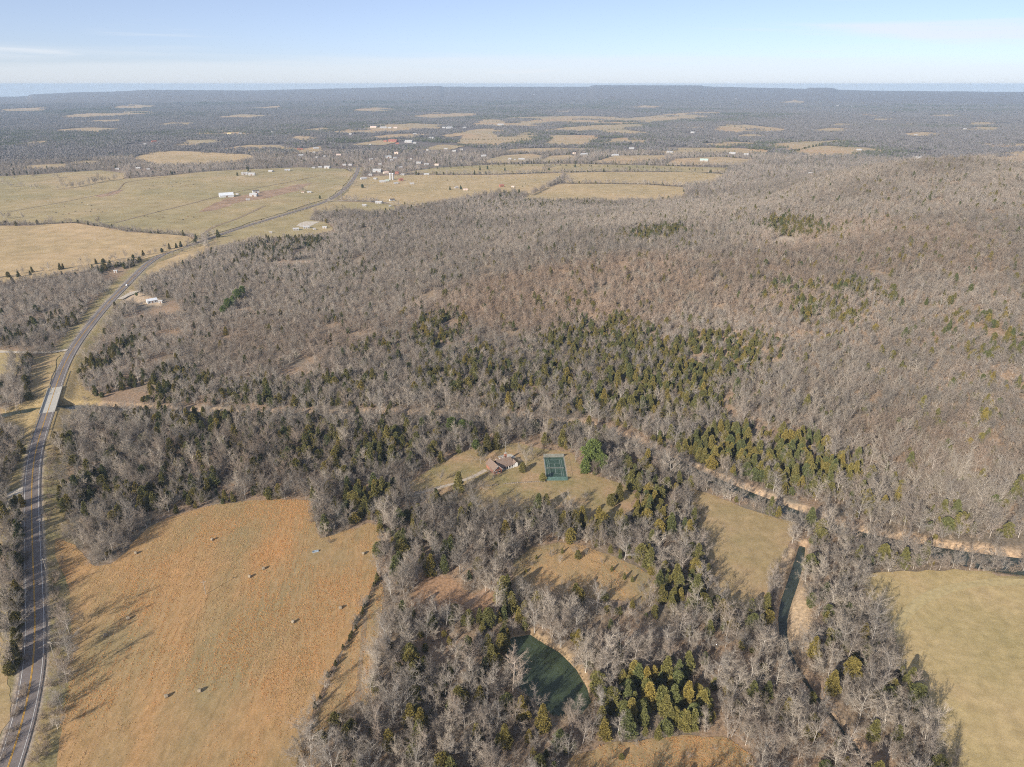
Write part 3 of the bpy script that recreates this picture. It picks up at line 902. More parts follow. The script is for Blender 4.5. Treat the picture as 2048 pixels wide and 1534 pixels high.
for a, b, s, nm in rails:
    L = road_f[a:b + 1]
    T = np.gradient(L[:, :2], axis=0); T /= np.linalg.norm(T, axis=1)[:, None]; N = np.stack([T[:, 1], -T[:, 0]], 1)
    g = tag(empty('guardrail', (0, 0, 0)), 'steel guardrail on the highway at the %s end of the bridge' % nm, 'guardrail', 'bridge guardrails')
    side_wall(L, N, s * 4.75, 0.04, 0.45, 0.80, steel, 'rail', g)
    for i in range(0, len(L), 2):
        p = L[i, :2] + N[i] * (s * 4.9)
        MB().box(p[0] - .08, p[0] + .08, p[1] - .08, p[1] + .08, L[i, 2] - 0.5, L[i, 2] + 0.78).build('post', wood, g)


# ------------------------------------------------------------------ tree prototypes
def tubes(segs, sides):
    S = np.asarray(segs, float)
    p0, p1, r0, r1 = S[:, :3], S[:, 3:6], S[:, 6], S[:, 7]
    d = p1 - p0; d /= np.maximum(np.linalg.norm(d, axis=1), 1e-9)[:, None]
    ref = np.where(np.abs(d[:, 2:3]) < 0.8, np.array([[0, 0, 1.]]), np.array([[1., 0, 0]]))
    a = np.cross(d, ref); a /= np.linalg.norm(a, axis=1)[:, None]; b = np.cross(d, a)
    ang = np.arange(sides) * 2 * np.pi / sides
    ring = np.cos(ang)[None, :, None] * a[:, None] + np.sin(ang)[None, :, None] * b[:, None]
    n = len(S)
    V = np.concatenate([p0[:, None] + ring * r0[:, None, None], p1[:, None] + ring * r1[:, None, None]], 1).reshape(-1, 3)
    base = (np.arange(n) * 2 * sides)[:, None]
    k = np.arange(sides); k2 = (k + 1) % sides
    t1 = np.stack([k, k2, sides + k2], 1); t2 = np.stack([k, sides + k2, sides + k], 1)
    F = (base[:, :, None] + np.concatenate([t1, t2])[None]).reshape(-1, 3)
    return V, F


def spikes(segs):
    """three sided twigs that end in a point"""
    S = np.asarray(segs, float)
    p0, p1, r0 = S[:, :3], S[:, 3:6], S[:, 6]
    d = p1 - p0; d /= np.maximum(np.linalg.norm(d, axis=1), 1e-9)[:, None]
    ref = np.where(np.abs(d[:, 2:3]) < 0.8, np.array([[0, 0, 1.]]), np.array([[1., 0, 0]]))
    a = np.cross(d, ref); a /= np.linalg.norm(a, axis=1)[:, None]; b = np.cross(d, a)
    ang = np.arange(3) * 2 * np.pi / 3
    ring = np.cos(ang)[None, :, None] * a[:, None] + np.sin(ang)[None, :, None] * b[:, None]
    V = np.concatenate([p0[:, None] + ring * r0[:, None, None], p1[:, None]], 1).reshape(-1, 3)
    base = (np.arange(len(S)) * 4)[:, None, None]
    F = (base + np.array([[0, 1, 3], [1, 2, 3], [2, 0, 3]])[None]).reshape(-1, 3)
    return V, F


def join(*parts):
    V = []; F = []; I = []; k = 0
    for v, f, mi in parts:
        V.append(v); F.append(f + k); I.append(np.full(len(f), mi)); k += len(v)
    return np.concatenate(V), np.concatenate(F), np.concatenate(I)


def bare_tree(seed, h=16.0, style='oak'):
    rd = random.Random(seed)
    tr, br2, br3, fine = [], [], [], []

    def rv():
        return Vector((rd.gauss(0, 1), rd.gauss(0, 1), rd.gauss(0, 1))).normalized()

    def side(d, ang):
        a = d.orthogonal().normalized(); b = d.cross(a)
        t = rd.uniform(0, 2 * math.pi)
        return (d * math.cos(ang) + (a * math.cos(t) + b * math.sin(t)) * math.sin(ang)).normalized()

    P = dict(nseg=(4, 4, 3, 2), jit=(0.10, 0.20, 0.28, 0.35), trop=(0.10, 0.11, 0.08, 0.05), nch=(0, 2.1, 2.3, 3.9), ratio=(0, 0.48, 0.50, 0.58))

    def grow(p, d, L, r, lvl):
        if lvl == 4:
            q = p + (d + rv() * 0.25).normalized() * L
            fine.append((*p, *q, r, 0)); return
        n = P['nseg'][lvl]
        for i in range(n):
            d = (d + rv() * P['jit'][lvl] + Vector((0, 0, P['trop'][lvl]))).normalized()
            q = p + d * (L / n)
            r1 = r * (1 - 0.62 / n) if i < n - 1 else r * 0.35
            (tr if lvl <= 1 else br2 if lvl == 2 else br3).append((*p, *q, r, r1))
            if lvl >= 1:
                c = P['nch'][lvl]; c = int(c) + (rd.random() < c % 1)
                if i == 0 and lvl == 1:
                    c = max(0, c - 1)
                for _ in range(c):
                    f = rd.random()
                    s = p.lerp(q, f)
                    grow(s, side(d, rd.uniform(0.5, 1.05)), L * P['ratio'][lvl] * rd.uniform(0.7, 1.2) * (1 - 0.35 * i / n), (max(r1 * 0.62, 0.035) if lvl == 1 else max(r1 * 0.5, 0.018) if lvl == 2 else 0.0135), lvl + 1)
            p = q; r = r1
        if lvl >= 1:
            grow(p, d, L * P['ratio'][lvl] * 0.8, r, lvl + 1)

    def trunk(x, y, hh, r, lean, limbs, spread, t0):
        p = Vector((x, y, -0.4)); d = (Vector((0, 0, 1)) + lean).normalized()
        n = 6; top = hh * (0.50 if style == 'oak' else 0.72)
        for i in range(n):
            d = (d + rv() * 0.05 + Vector((0, 0, 0.08))).normalized()
            q = p + d * (top / n)
            r1 = r * 0.80
            tr.append((*p, *q, r, r1))
            fr = (i + 1) / n
            if fr > t0:
                for _ in range(limbs):
                    s = p.lerp(q, rd.random())
                    L = hh * spread * (1.15 - 0.6 * (fr - t0) / (1 - t0)) * rd.uniform(0.8, 1.15)
                    grow(s, side(d, rd.uniform(0.6, 1.25)), L, r1 * 0.55, 1)
            p = q; r = r1
        for _ in range(2):
            grow(p, side(d, rd.uniform(0.25, 0.6)), hh * spread * 0.75, r * 0.7, 1)

    if style == 'oak':
        trunk(0, 0, h, h * 0.016, rv() * 0.05, 2, 0.48, 0.35)
    elif style == 'upright':
        trunk(0, 0, h, h * 0.014, rv() * 0.05, 2, 0.41, 0.32)
    elif style == 'clump':
        for k in range(3):
            a = k * 2.1 + rd.random()
            trunk(math.cos(a) * .5, math.sin(a) * .5, h * rd.uniform(.75, 1), h * 0.011, Vector((math.cos(a), math.sin(a), 0)) * 0.25, 1, 0.38, 0.30)
    elif style == 'bush':
        P['nch'] = (0, 1.5, 1.8, 2.2)
        for k in range(9):
            a = k * 0.7 + rd.random()
            grow(Vector((math.cos(a) * .35 * h / 4, math.sin(a) * .35 * h / 4, -0.1)), (Vector((math.cos(a), math.sin(a), 0)) * rd.uniform(.2, .8) + Vector((0, 0, 1))).normalized(), h * rd.uniform(.6, .85), h * 0.009, 1)
    t = tubes(tr, 5); c0 = tubes(br2, 3); c1 = tubes(br3, 3); c2 = spikes(fine)
    cv, cf, ci = join((c0[0], c0[1], 0), (c1[0], c1[1], 1), (c2[0], c2[1], 1))
    return t, (cv, cf, ci)


def evergreen(seed, h, w, shape, n=950, leaf=0.37):
    """trunk and a crown of many small sprays"""
    g = np.random.default_rng(seed)
    t = tubes([(0, 0, -0.4, 0, 0, h * 0.9, h * 0.018, 0.03)], 6)

    def rad(f):
        if shape == 'cone':
            return (1 - f) ** 0.75 * (0.55 + 0.45 * np.minimum(1, f * 7)) * 1.12
        if shape == 'egg':
            return np.sqrt(np.clip(np.sin(np.pi * np.clip(f * 0.93 + 0.10, 0, 1)), 0, 1)) * (1.06 - 0.28 * f)
        return np.sqrt(np.clip(np.sin(np.pi * np.clip(f, 0.02, 0.99)), 0, 1))
    z0 = h * (0.03 if shape != 'round' else 0.28)
    K = max(30, n // 40)
    fk = (np.arange(K) + g.random(K)) / K
    fk = fk ** (1.25 if shape == 'cone' else 1.0)
    ak = np.arange(K) * 2.399 + g.normal(0, .35, K)
    lob = 1 + 0.20 * np.sin(ak * 3 + seed + fk * 9) + g.normal(0, .10, K)
    rk = w / 2 * rad(fk) * lob * 0.80
    ck = np.stack([np.cos(ak) * rk, np.sin(ak) * rk, z0 + fk * (h - z0) * 0.95], 1)
    sz = (0.13 + 0.15 * g.random(K)) * w * (0.55 + 0.45 * rad(fk))
    m = n // K
    n = K * m
    dv = g.normal(0, 1, (n, 3)); dv /= np.linalg.norm(dv, axis=1)[:, None]
    dv[:, 2] = np.abs(dv[:, 2]) * 0.9 - 0.15
    c = np.repeat(ck, m, 0) + dv * np.repeat(sz, m)[:, None] * (0.55 + 0.45 * g.random((n, 1))) * np.array([1, 1, 1.15])
    oc = np.repeat(ck, m, 0) * np.array([1, 1, 0]); oc /= np.maximum(np.linalg.norm(oc, axis=1), 1e-3)[:, None]
    out = dv + 0.35 * oc + np.array([0, 0, 0.35]); out /= np.linalg.norm(out, axis=1)[:, None]
    V = []; F = []
    k = 0
    for rep in range(3):
        d = out + g.normal(0, 0.40, (n, 3)); d /= np.linalg.norm(d, axis=1)[:, None]
        s = np.cross(d, g.normal(0, 1, (n, 3))); s /= np.linalg.norm(s, axis=1)[:, None]
        L = (leaf * g.uniform(0.7, 1.3, n))[:, None]
        tri = np.stack([c - s * L * 0.42 - d * L * 0.3, c + s * L * 0.42 - d * L * 0.3, c + d * L], 1).reshape(-1, 3)
        V.append(tri); F.append(np.arange(3 * n).reshape(-1, 3) + k); k += 3 * n
    # dense inner foliage
    m, q = 12, 7
    core = []
    for i in range(q):
        fi = i / (q - 1)
        for j in range(m):
            aa = 2 * np.pi * j / m
            r_ = w / 2 * float(rad(np.array([min(fi, .97)]))[0]) * 0.50 * (1 + 0.2 * math.sin(aa * 3 + seed + fi * 9)) * (0.05 if i in (0, q - 1) else 1)
            core.append((math.cos(aa) * r_, math.sin(aa) * r_, z0 + 0.1 + fi * (h - z0) * 0.93))
    cf = []
    for i in range(q - 1):
        for j in range(m):
            a0 = i * m + j; a1 = i * m + (j + 1) % m
            cf += [(a0, a1, a1 + m), (a0, a1 + m, a0 + m)]
    V.append(np.array(core)); F.append(np.array(cf) + k)
    return t, (np.concatenate(V), np.concatenate(F))


PROTO = {}


def make_protos(kind, lst, leaf_mat):
    out = []
    coll = bpy.data.collections.new('stock_' + kind)
    for i, (t, c) in enumerate(lst):
        ci = c[2] if len(c) > 2 else np.ones(len(c[1]), int)
        v, f, mi = join((t[0], t[1], 0), (c[0], c[1], 1))
        mi[len(t[1]):] = ci
        o = mesh_obj('%s_%02d' % (kind, i), v, f, None, mats=[M['bark'], leaf_mat], midx=mi, link=False)
        coll.objects.link(o)
        tm = mesh_obj('trunk', t[0], t[1], M['bark'], link=False).data
        cm = mesh_obj('crown', c[0], c[1], None, mats=[M['bark'], leaf_mat], midx=ci, link=False).data
        out.append(dict(trunk=tm, crown=cm, h=float(c[0][:, 2].max())))
    PROTO[kind] = (coll, out)


make_protos('bare', [bare_tree(1, 15, 'oak'), bare_tree(2, 16, 'oak'), bare_tree(3, 14, 'oak'), bare_tree(4, 17, 'upright'), bare_tree(5, 16, 'upright'), bare_tree(6, 14, 'clump'), bare_tree(8, 15, 'upright'), bare_tree(9, 16, 'oak')], M['twig'])
make_protos('cedar', [evergreen(1, 10, 5.0, 'cone', 2600), evergreen(2, 9, 4.9, 'egg', 2700), evergreen(3, 11.5, 5.0, 'cone', 2900), evergreen(4, 10, 4.2, 'cone', 2300), evergreen(5, 7.5, 5.2, 'egg', 2500)], M['cedar'])
make_protos('pine', [evergreen(21, 17, 9, 'round', 3000, 0.6), evergreen(22, 15, 7.5, 'round', 2600, 0.6), evergreen(23, 14, 7.5, 'egg', 2600, 0.6)], M['pine'])
make_protos('bush', [bare_tree(31, 3.6, 'bush'), bare_tree(32, 3.2, 'bush'), bare_tree(33, 4.2, 'bush')], M['twig'])
BARE_H = [p['h'] for p in PROTO['bare'][1]]

# ------------------------------------------------------------------ where trees stand
ALL_FIELDS = field_polys + strip_polys


def in_any(P, polys):
    r = np.zeros(len(P), bool)
    for q in polys:
        r |= inpoly(P, q)
    return r


# groves of cedar: frame position, half width, half height, share
CEDAR = [(870, 660, 60, 40, .65), (930, 745, 120, 55, .6), (1200, 690, 130, 55, .7), (1420, 715, 140, 50, .75), (1150, 770, 220, 60, .55), (1310, 800, 180, 55, .65), (1490, 900, 170, 42, .85), (1620, 955, 120, 34, .8),
         (215, 720, 36, 40, .75), (320, 775, 110, 36, .6), (590, 785, 180, 38, .42), (690, 905, 150, 38, .55), (400, 850, 90, 26, .5), (720, 1005, 50, 38, .75), (570, 495, 80, 24, .6), (1310, 468, 70, 14, .7), (1600, 462, 70, 20, .75),
         (1600, 585, 80, 26, .35), (1660, 625, 90, 28, .45), (1720, 575, 60, 20, .4), (1950, 670, 100, 60, .25), (2000, 790, 80, 60, .2), (980, 1235, 70, 50, .5), (1290, 1005, 60, 55, .65), (1190, 1058, 80, 24, .8), (1320, 1405, 110, 62, 1.0),
         (1095, 1480, 60, 38, .6), (1330, 1195, 80, 60, .55), (1440, 1210, 80, 60, .35), (900, 1350, 110, 80, .3), (350, 1000, 110, 36, .45), (165, 985, 50, 40, .55), (38, 1100, 18, 95, .8), (100, 650, 50, 36, .3), (250, 530, 80, 14, .55),
         (1750, 1010, 60, 22, .5), (1900, 1050, 60, 18, .4), (800, 1070, 40, 40, .4), (1080, 1040, 60, 20, .5), (480, 880, 120, 40, .3), (1120, 600, 60, 20, .2), (760, 690, 60, 30, .2), (1280, 950, 40, 30, .5), (700, 545, 60, 20, .2), (1080, 410, 120, 8, .25)]


def blob_frame(cx, cy_, rx, ry):
    q = up_([(cx, cy_), (cx + rx, cy_), (cx, cy_ - ry), (cx, cy_ + ry)])
    return q[0], np.hypot(*(q[1] - q[0])), 0.5 * np.hypot(*(q[2] - q[3]))


CED_W = [(*blob_frame(*c[:4]), c[4]) for c in CEDAR]
PALE_W = [(*blob_frame(*c[:4]), c[4]) for c in [(1590, 1410, 220, 100, .35), (1650, 1190, 70, 110, .35), (1190, 1270, 90, 55, .4), (1850, 960, 200, 90, .2)]]
GROVE_W = [(*blob_frame(1330, 1405, 130, 70), 1.0)]
RED_W = [(*blob_frame(*c[:4]), c[4]) for c in [(1150, 590, 330, 70, .8), (1500, 560, 200, 60, .5), (1750, 480, 260, 60, .5), (1850, 900, 180, 70, .5), (600, 690, 200, 50, .35), (500, 920, 180, 40, .35)]]


def field_of(W, P):
    s = np.zeros(len(P))
    for c, rx, ry, k in W:
        d = np.hypot((P[:, 0] - c[0]) / rx, (P[:, 1] - c[1]) / ry)
        s = np.maximum(s, k * (1 - sstep(0.65, 1.25, d)))
    return s


def wedge_grid(r0, r1, sp, half=R(42)):
    x = np.arange(-r1 * math.sin(half), r1 * math.sin(half), sp); y = np.arange(r0 * 0.7, r1, sp)
    X, Y = np.meshgrid(x, y)
    P = np.stack([X.ravel(), Y.ravel()], 1) + rng.uniform(-0.46, 0.46, (X.size, 2)) * sp
    r = np.hypot(P[:, 0], P[:, 1]); th = np.abs(np.arctan2(P[:, 0], P[:, 1]))
    return P[(r >= r0) & (r < r1) & (th < half)]


# buildings are listed first because trees keep clear of them: frame x, y, width in the frame, roof, size class
BUILDINGS = [
    ('barnyard in the cattle pasture', [(453, 394, 30, 'metal', 'barn'), (508, 393, 17, 'white', 'barn'), (512, 386, 14, 'dark', 'barn'), (496, 401, 8, 'white', 'shed'), (475, 390, 6, 'white', 'shed'), (619, 386, 9, 'white', 'shed'), (606, 386, 6, 'brown', 'shed')]),
    ('row beyond the cattle pasture', [(490, 350, 13, 'white', 'barn'), (504, 351, 14, 'white', 'barn'), (542, 344, 10, 'white', 'house'), (575, 342, 12, 'white', 'house'), (627, 337, 6, 'white', 'house'), (640, 336, 8, 'white', 'house'), (655, 337, 13, 'white', 'barn'), (277, 338, 9, 'white', 'house'), (297, 340, 6, 'grey', 'house'), (236, 339, 8, 'grey', 'shed')]),
    ('yard between the highway and the hill', [(592, 461, 13, 'white', 'house'), (613, 457, 14, 'white', 'house'), (650, 457, 10, 'white', 'shed'), (542, 467, 5, 'white', 'shed'), (629, 460, 6, 'grey', 'shed'), (758, 407, 15, 'white', 'house'), (729, 413, 10, 'white', 'house'), (780, 414, 3, 'white', 'shed'), (784, 402, 12, 'dark', 'house')]),
    ('farmyard beside the highway', [(727, 359, 14, 'white', 'house'), (751, 359, 8, 'white', 'house'), (765, 365, 14, 'white', 'house'), (775, 363, 9, 'green', 'house'), (802, 362, 10, 'red', 'barn'), (794, 348, 8, 'red', 'barn'), (772, 347, 12, 'pink', 'house'), (806, 351, 10, 'grey', 'house'), (755, 344, 20, 'white', 'barn'), (741, 351, 8, 'grey', 'house'), (824, 369, 10, 'white', 'shed'), (853, 350, 12, 'white', 'shed'), (792, 368, 10, 'grey', 'shed')]),
    ('farmsteads in the tan fields', [(913, 377, 8, 'white', 'house'), (931, 381, 10, 'pink', 'shed'), (1003, 374, 10, 'red', 'barn'), (1026, 375, 7, 'pink', 'shed'), (1020, 320, 7, 'white', 'barn'), (1043, 320, 14, 'white', 'house'), (1030, 321, 4, 'white', 'shed'), (967, 313, 12, 'white', 'house'), (1149, 308, 8, 'pink', 'house'), (1168, 310, 16, 'white', 'house'), (1230, 312, 16, 'white', 'house'), (1263, 298, 12, 'grey', 'house')]),
    ('farms right of town', [(1340, 306, 20, 'grey', 'house'), (1408, 323, 18, 'green', 'barn'), (1465, 308, 14, 'white', 'house'), (1492, 310, 10, 'white', 'house'), (1386, 266, 16, 'white', 'house'), (1718, 301, 10, 'white', 'house'), (1835, 318, 12, 'white', 'barn'), (1621, 348, 9, 'white', 'house'), (1831, 271, 6, 'white', 'house'), (1930, 259, 6, 'white', 'house')]),
    ('far upper edge of town', [(747, 256, 14, 'pink', 'barn'), (767, 257, 14, 'white', 'barn'), (780, 257, 8, 'white', 'barn'), (791, 257, 8, 'pink', 'barn'), (888, 256, 8, 'white', 'house'), (899, 257, 14, 'white', 'barn'), (929, 256, 8, 'white', 'house'), (1001, 251, 14, 'white', 'barn'), (701, 269, 6, 'white', 'house'), (830, 269, 8, 'grey', 'house'), (863, 277, 14, 'white', 'house')]),
    ('brick school blocks in town', [(818, 285, 18, 'white', 'barn'), (786, 284, 20, 'red', 'barn'), (771, 284, 8, 'red', 'barn'), (795, 288, 8, 'red', 'house'), (829, 287, 8, 'white', 'house')]),
    ('middle of town', [(741, 290, 5, 'white', 'house'), (793, 308, 9, 'pink', 'barn'), (777, 316, 14, 'grey', 'barn'), (790, 317, 8, 'grey', 'house'), (783, 321, 6, 'white', 'house'), (742, 320, 8, 'white', 'house'), (855, 301, 5, 'white', 'house'), (892, 299, 8, 'white', 'house'), (909, 303, 9, 'white', 'house'), (923, 300, 7, 'grey', 'house'), (838, 327, 12, 'grey', 'house'), (853, 330, 10, 'white', 'house'), (874, 331, 10, 'pink', 'house'), (802, 336, 6, 'white', 'house'), (823, 318, 6, 'dark', 'house'), (760, 330, 7, 'white', 'house')]),
    ('left side of town', [(632, 298, 12, 'white', 'house'), (600, 300, 12, 'red', 'house'), (602, 312, 10, 'white', 'house'), (628, 306, 5, 'white', 'house'), (650, 314, 5, 'white', 'house'), (634, 316, 4, 'white', 'house'), (677, 311, 10, 'pink', 'house'), (689, 331, 8, 'white', 'house'), (701, 331, 8, 'white', 'house'), (308, 284, 9, 'red', 'house'), (290, 289, 5, 'white', 'shed'), (460, 269, 10, 'yellow', 'barn'), (481, 268, 7, 'white', 'house'), (546, 265, 6, 'white', 'house')]),
    ('distant wooded plateau', [(1675, 212, 8, 'white', 'house'), (1701, 214, 6, 'white', 'house'), (1471, 198, 5, 'white', 'house'), (1068, 190, 5, 'white', 'house')]),
    ('woods by the highway bend', [(304, 605, 21, 'metal', 'house'), (322, 606, 8, 'white', 'shed'), (232, 545, 7, 'white', 'shed')]),
]
bpts = np.array([(b[0], b[1]) for _, bs in BUILDINGS for b in bs], float)
bw = up_(bpts)


def keep_clear(P, lead=55.0, rad=15.0):
    bad = np.zeros(len(P), bool)
    for c in bw:
        u = c / np.hypot(*c)
        q = P - c
        m = np.abs(q[:, 0]) + np.abs(q[:, 1]) < 260
        if not m.any():
            continue
        al = -(q[m] @ u); la = np.abs(q[m] @ np.array([u[1], -u[0]]))
        k = 1.0 if np.hypot(*c) < 1500 else 1.6
        bad[np.nonzero(m)[0][(al > -rad) & (al < lead * k) & (la < rad)]] = True
    return bad


def open_ground(P, road_gap=9.5, water=True):
    bad = in_any(P, ALL_FIELDS + GLADES) | inpoly(P, pond)
    d, _ = seg_dist(P, road, 30)
    bad |= d < road_gap + 6 * vnoise(P[:, 0] / 30, P[:, 1] / 30, 88)
    for L in (river, creek):
        d, pos = seg_dist(P, L[:, :2], 30)
        w = np.interp(pos, np.arange(len(L)), L[:, 2])
        bad |= d < (np.maximum(7.5 * w, 8.0) + 2.0 * (w > .62) if L is river else np.maximum(7.5 * w, 4.0))
    bad |= (np.hypot(*(P - court_c).T) < 22) | (np.hypot(*(P - house_c).T) < 16)
    return bad


trees = []   # kind, proto, x, y, scale, rot, tint


def tint_bare(P, g):
    n = len(P)
    s = rng.uniform(0.72, 1.12, n)[:, None]
    red = field_of(RED_W, P)
    warm = np.clip(red * 0.9 + rng.normal(0, 0.18, n) + 0.12, 0, 1)[:, None]
    s = s * lerp(0.84, 1.14, sstep(.3, .7, fbm(P[:, 0] / 170, P[:, 1] / 120, 611, 2)))[:, None]
    t = lerp(np.array([[0.96, 0.97, 0.98]]), np.array([[1.10, 0.92, 0.80]]), warm) * s
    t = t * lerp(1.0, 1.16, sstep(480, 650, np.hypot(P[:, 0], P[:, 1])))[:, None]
    pale = rng.random(n) < g + field_of(PALE_W, P)
    t[pale] = np.array([1.22, 1.2, 1.16]) * rng.uniform(0.95, 1.2, pale.sum())[:, None]
    return t


def tint_cedar(P):
    n = len(P)
    r = np.hypot(P[:, 0], P[:, 1])
    k = np.clip(rng.normal(0.42, 0.32, n), 0, 1)[:, None]
    t = lerp(np.array([[0.62, 0.76, 0.85]]), np.array([[1.25, 1.08, 0.85]]), k)
    gold = 1 + 0.28 * field_of(GROVE_W, P)[:, None] * np.array([[1.05, 1.0, .7]])
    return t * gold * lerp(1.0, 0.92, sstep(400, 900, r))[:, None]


def add_trees(P, base_cedar, pale, sc, far_k=None, hill=False):
    n = len(P)
    ced = rng.random(n) < np.clip(field_of(CED_W, P) * (1.0 if far_k is None else 0.95) + base_cedar, 0, 1)
    tb = tint_bare(P, pale); tcd = tint_cedar(P)
    for i in range(n):
        if ced[i]:
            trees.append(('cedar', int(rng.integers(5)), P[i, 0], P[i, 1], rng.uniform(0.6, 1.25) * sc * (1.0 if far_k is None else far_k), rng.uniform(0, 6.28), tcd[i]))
        else:
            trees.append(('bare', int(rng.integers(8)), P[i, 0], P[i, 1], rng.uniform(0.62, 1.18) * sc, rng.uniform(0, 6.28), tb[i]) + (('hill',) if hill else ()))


def thin(P, keep):
    return P[rng.random(len(P)) < keep]


P = wedge_grid(150, 540, 5.8)
P = P[~open_ground(P)]
gap = fbm(P[:, 0] / 17, P[:, 1] / 17, 301, 2)
P = P[gap > 0.31]
P = P[~keep_clear(P, 30, 12)]
beyond = P[:, 1] > np.interp(P[:, 0], _xs, _yr)
add_trees(P[beyond], 0.07, 0.17, 1.0, None, True)
add_trees(P[~beyond], 0.23, 0.16, 1.0)
P = wedge_grid(150, 560, 5.0)
P = P[~open_ground(P)]
P = P[~keep_clear(P, 30, 12)]
add_trees(thin(P, 0.72), 0.20, 0.10, 0.55)
Q = wedge_grid(150, 440, 4.3)
Q = Q[~open_ground(Q)]
sh = field_of(CED_W, Q)
Q = Q[(sh > 0.55) & (rng.random(len(Q)) < (sh - 0.45) * 0.7)]
tcd = tint_cedar(Q)
for i in range(len(Q)):
    trees.append(('cedar', int(rng.integers(5)), Q[i, 0], Q[i, 1], rng.uniform(0.75, 1.2), rng.uniform(0, 6.28), tcd[i]))
P = wedge_grid(540, 1500, 4.7)
P = P[~open_ground(P, 12)]
P = P[fbm(P[:, 0] / 30, P[:, 1] / 30, 302, 2) > 0.24]
P = P[~keep_clear(P)]
add_trees(P, 0.06, 0.07, 1.0, 0.74, True)
P = wedge_grid(1500, 2650, 9.0)
P = P[~open_ground(P, 14)]
P = P[~keep_clear(P)]
tn = inpoly(P, TOWN)
P = P[~tn | (rng.random(len(P)) < 0.5)]
add_trees(P, 0.10, 0.05, 0.85)

# hedgerows and field trees
ROWS = [([(1050, 1170), (1075, 1120), (1130, 1100), (1190, 1118), (1240, 1150), (1290, 1180)], 7, 'mix', .36), ([(900, 985), (950, 1005), (1020, 1015), (1100, 1018), (1180, 1030)], 11, 'mix', .4), ([(1170, 1520), (1230, 1500), (1330, 1495), (1440, 1505)], 9, 'mix', .3), ([(1722, 1140), (1800, 1136), (1900, 1135), (2046, 1137)], 6.5, 'bare', .75), ([(42, 1040), (36, 1080), (33, 1130), (33, 1190), (35, 1250), (34, 1300), (30, 1345)], 3.6, 'mix', .95), ([(22, 1060), (18, 1130), (18, 1200), (14, 1270)], 5, 'mix', .9), ([(45, 905), (30, 930), (22, 955), (0, 965)], 5, 'mix', .9), ([(50, 1015), (30, 1010), (0, 1030)], 4.5, 'mix', .7), ([(40, 880), (20, 900), (0, 900)], 5, 'bare', .9), ([(62, 715), (58, 740), (55, 770), (52, 800), (30, 815)], 4.5, 'mix', .9), ([(30, 720), (25, 760), (20, 800), (10, 820)], 6, 'bare', .95), ([(752, 1168), (735, 1205), (705, 1262)], 0, 'x', 0), ([(30, 549), (110, 541), (200, 527), (300, 510), (380, 490), (420, 478)], 9, 'mix', .8), ([(250, 357), (330, 352), (420, 343)], 8, 'bare', .6), ([(118, 379), (150, 375), (195, 365), (232, 360)], 9, 'bare', 1.15),
        ([(1062, 392), (1090, 378), (1118, 362), (1135, 358)], 6, 'bare', .9), ([(1135, 358), (1142, 366)], 6, 'bare', .8), ([(890, 357), (960, 356), (1062, 362)], 26, 'bare', .55), ([(840, 358), (856, 350), (800, 352)], 24, 'bare', .4), ([(900, 362), (960, 366), (1050, 374), (1062, 364)], 45, 'mix', .4),
        ([(860, 338), (980, 333), (1110, 331), (1280, 336), (1450, 344)], 20, 'cedar', .55), ([(1000, 345), (1120, 342), (1300, 343), (1450, 349)], 40, 'mix', .5), ([(1000, 330), (1100, 326), (1180, 326)], 12, 'cedar', .8), ([(1085, 340), (1100, 334), (1115, 332)], 9, 'bare', .8),
        ([(690, 398), (745, 403), (800, 412)], 17, 'bare', .6), ([(800, 412), (830, 404)], 14, 'mix', .7), ([(545, 437), (600, 421), (640, 408)], 60, 'cedar', .35), ([(1230, 326), (1300, 322), (1340, 328)], 10, 'mix', .7), ([(1575, 309), (1600, 300), (1680, 283)], 12, 'cedar', .9), ([(1590, 310), (1650, 311), (1720, 312)], 12, 'mix', .7),
        ([(1100, 262), (1180, 262), (1300, 258)], 20, 'mix', .9), ([(925, 280), (1000, 281), (1060, 279)], 14, 'cedar', .7), ([(630, 432), (640, 426), (690, 420)], 7, 'bare', .8), ([(0, 556), (60, 552)], 8, 'mix', .9), ([(700, 372), (690, 384), (680, 392)], 10, 'bush', 1.0), ([(430, 474), (405, 480), (415, 500)], 7, 'bare', .9),
        ([(1430, 250), (1480, 256), (1560, 262)], 30, 'cedar', .8), ([(960, 246), (1060, 243), (1200, 240), (1330, 236)], 28, 'mix', .9), ([(1330, 300), (1420, 302), (1520, 305)], 30, 'cedar', .7)]
bushes = []
for px, sp, kd, sc in ROWS:
    if not sp:
        continue
    L = resample(up_(px), sp)
    L = L + rng.normal(0, sp * 0.22, L.shape)
    tb = tint_bare(L, 0.05); tcd = tint_cedar(L)
    for i in range(len(L)):
        k = kd if kd != 'mix' else ('cedar' if rng.random() < .5 else 'bare')
        if k == 'bush':
            bushes.append((L[i, 0], L[i, 1], rng.uniform(.7, 1.2), tb[i]))
        else:
            trees.append((k, int(rng.integers(5 if k == 'cedar' else 8)), L[i, 0], L[i, 1], sc * rng.uniform(.7, 1.2), rng.uniform(0, 6.28), (tb if k == 'bare' else tcd)[i]))
FIELD_TREES = [(8, 371), (20, 375), (45, 376), (62, 378), (72, 378), (30, 360), (70, 356), (108, 357), (118, 357), (8, 437), (22, 438), (48, 438), (104, 446), (600, 384), (604, 383), (196, 449), (660, 404), (1198, 368), (1288, 369), (488, 354), (500, 349), (704, 373), (712, 372)]
for px, py in FIELD_TREES:
    q = up_([(px, py)])
    trees.append(('bare', int(rng.integers(3)), q[0, 0], q[0, 1], rng.uniform(.95, 1.25), rng.uniform(0, 6.28), tint_bare(q, 0)[0]))
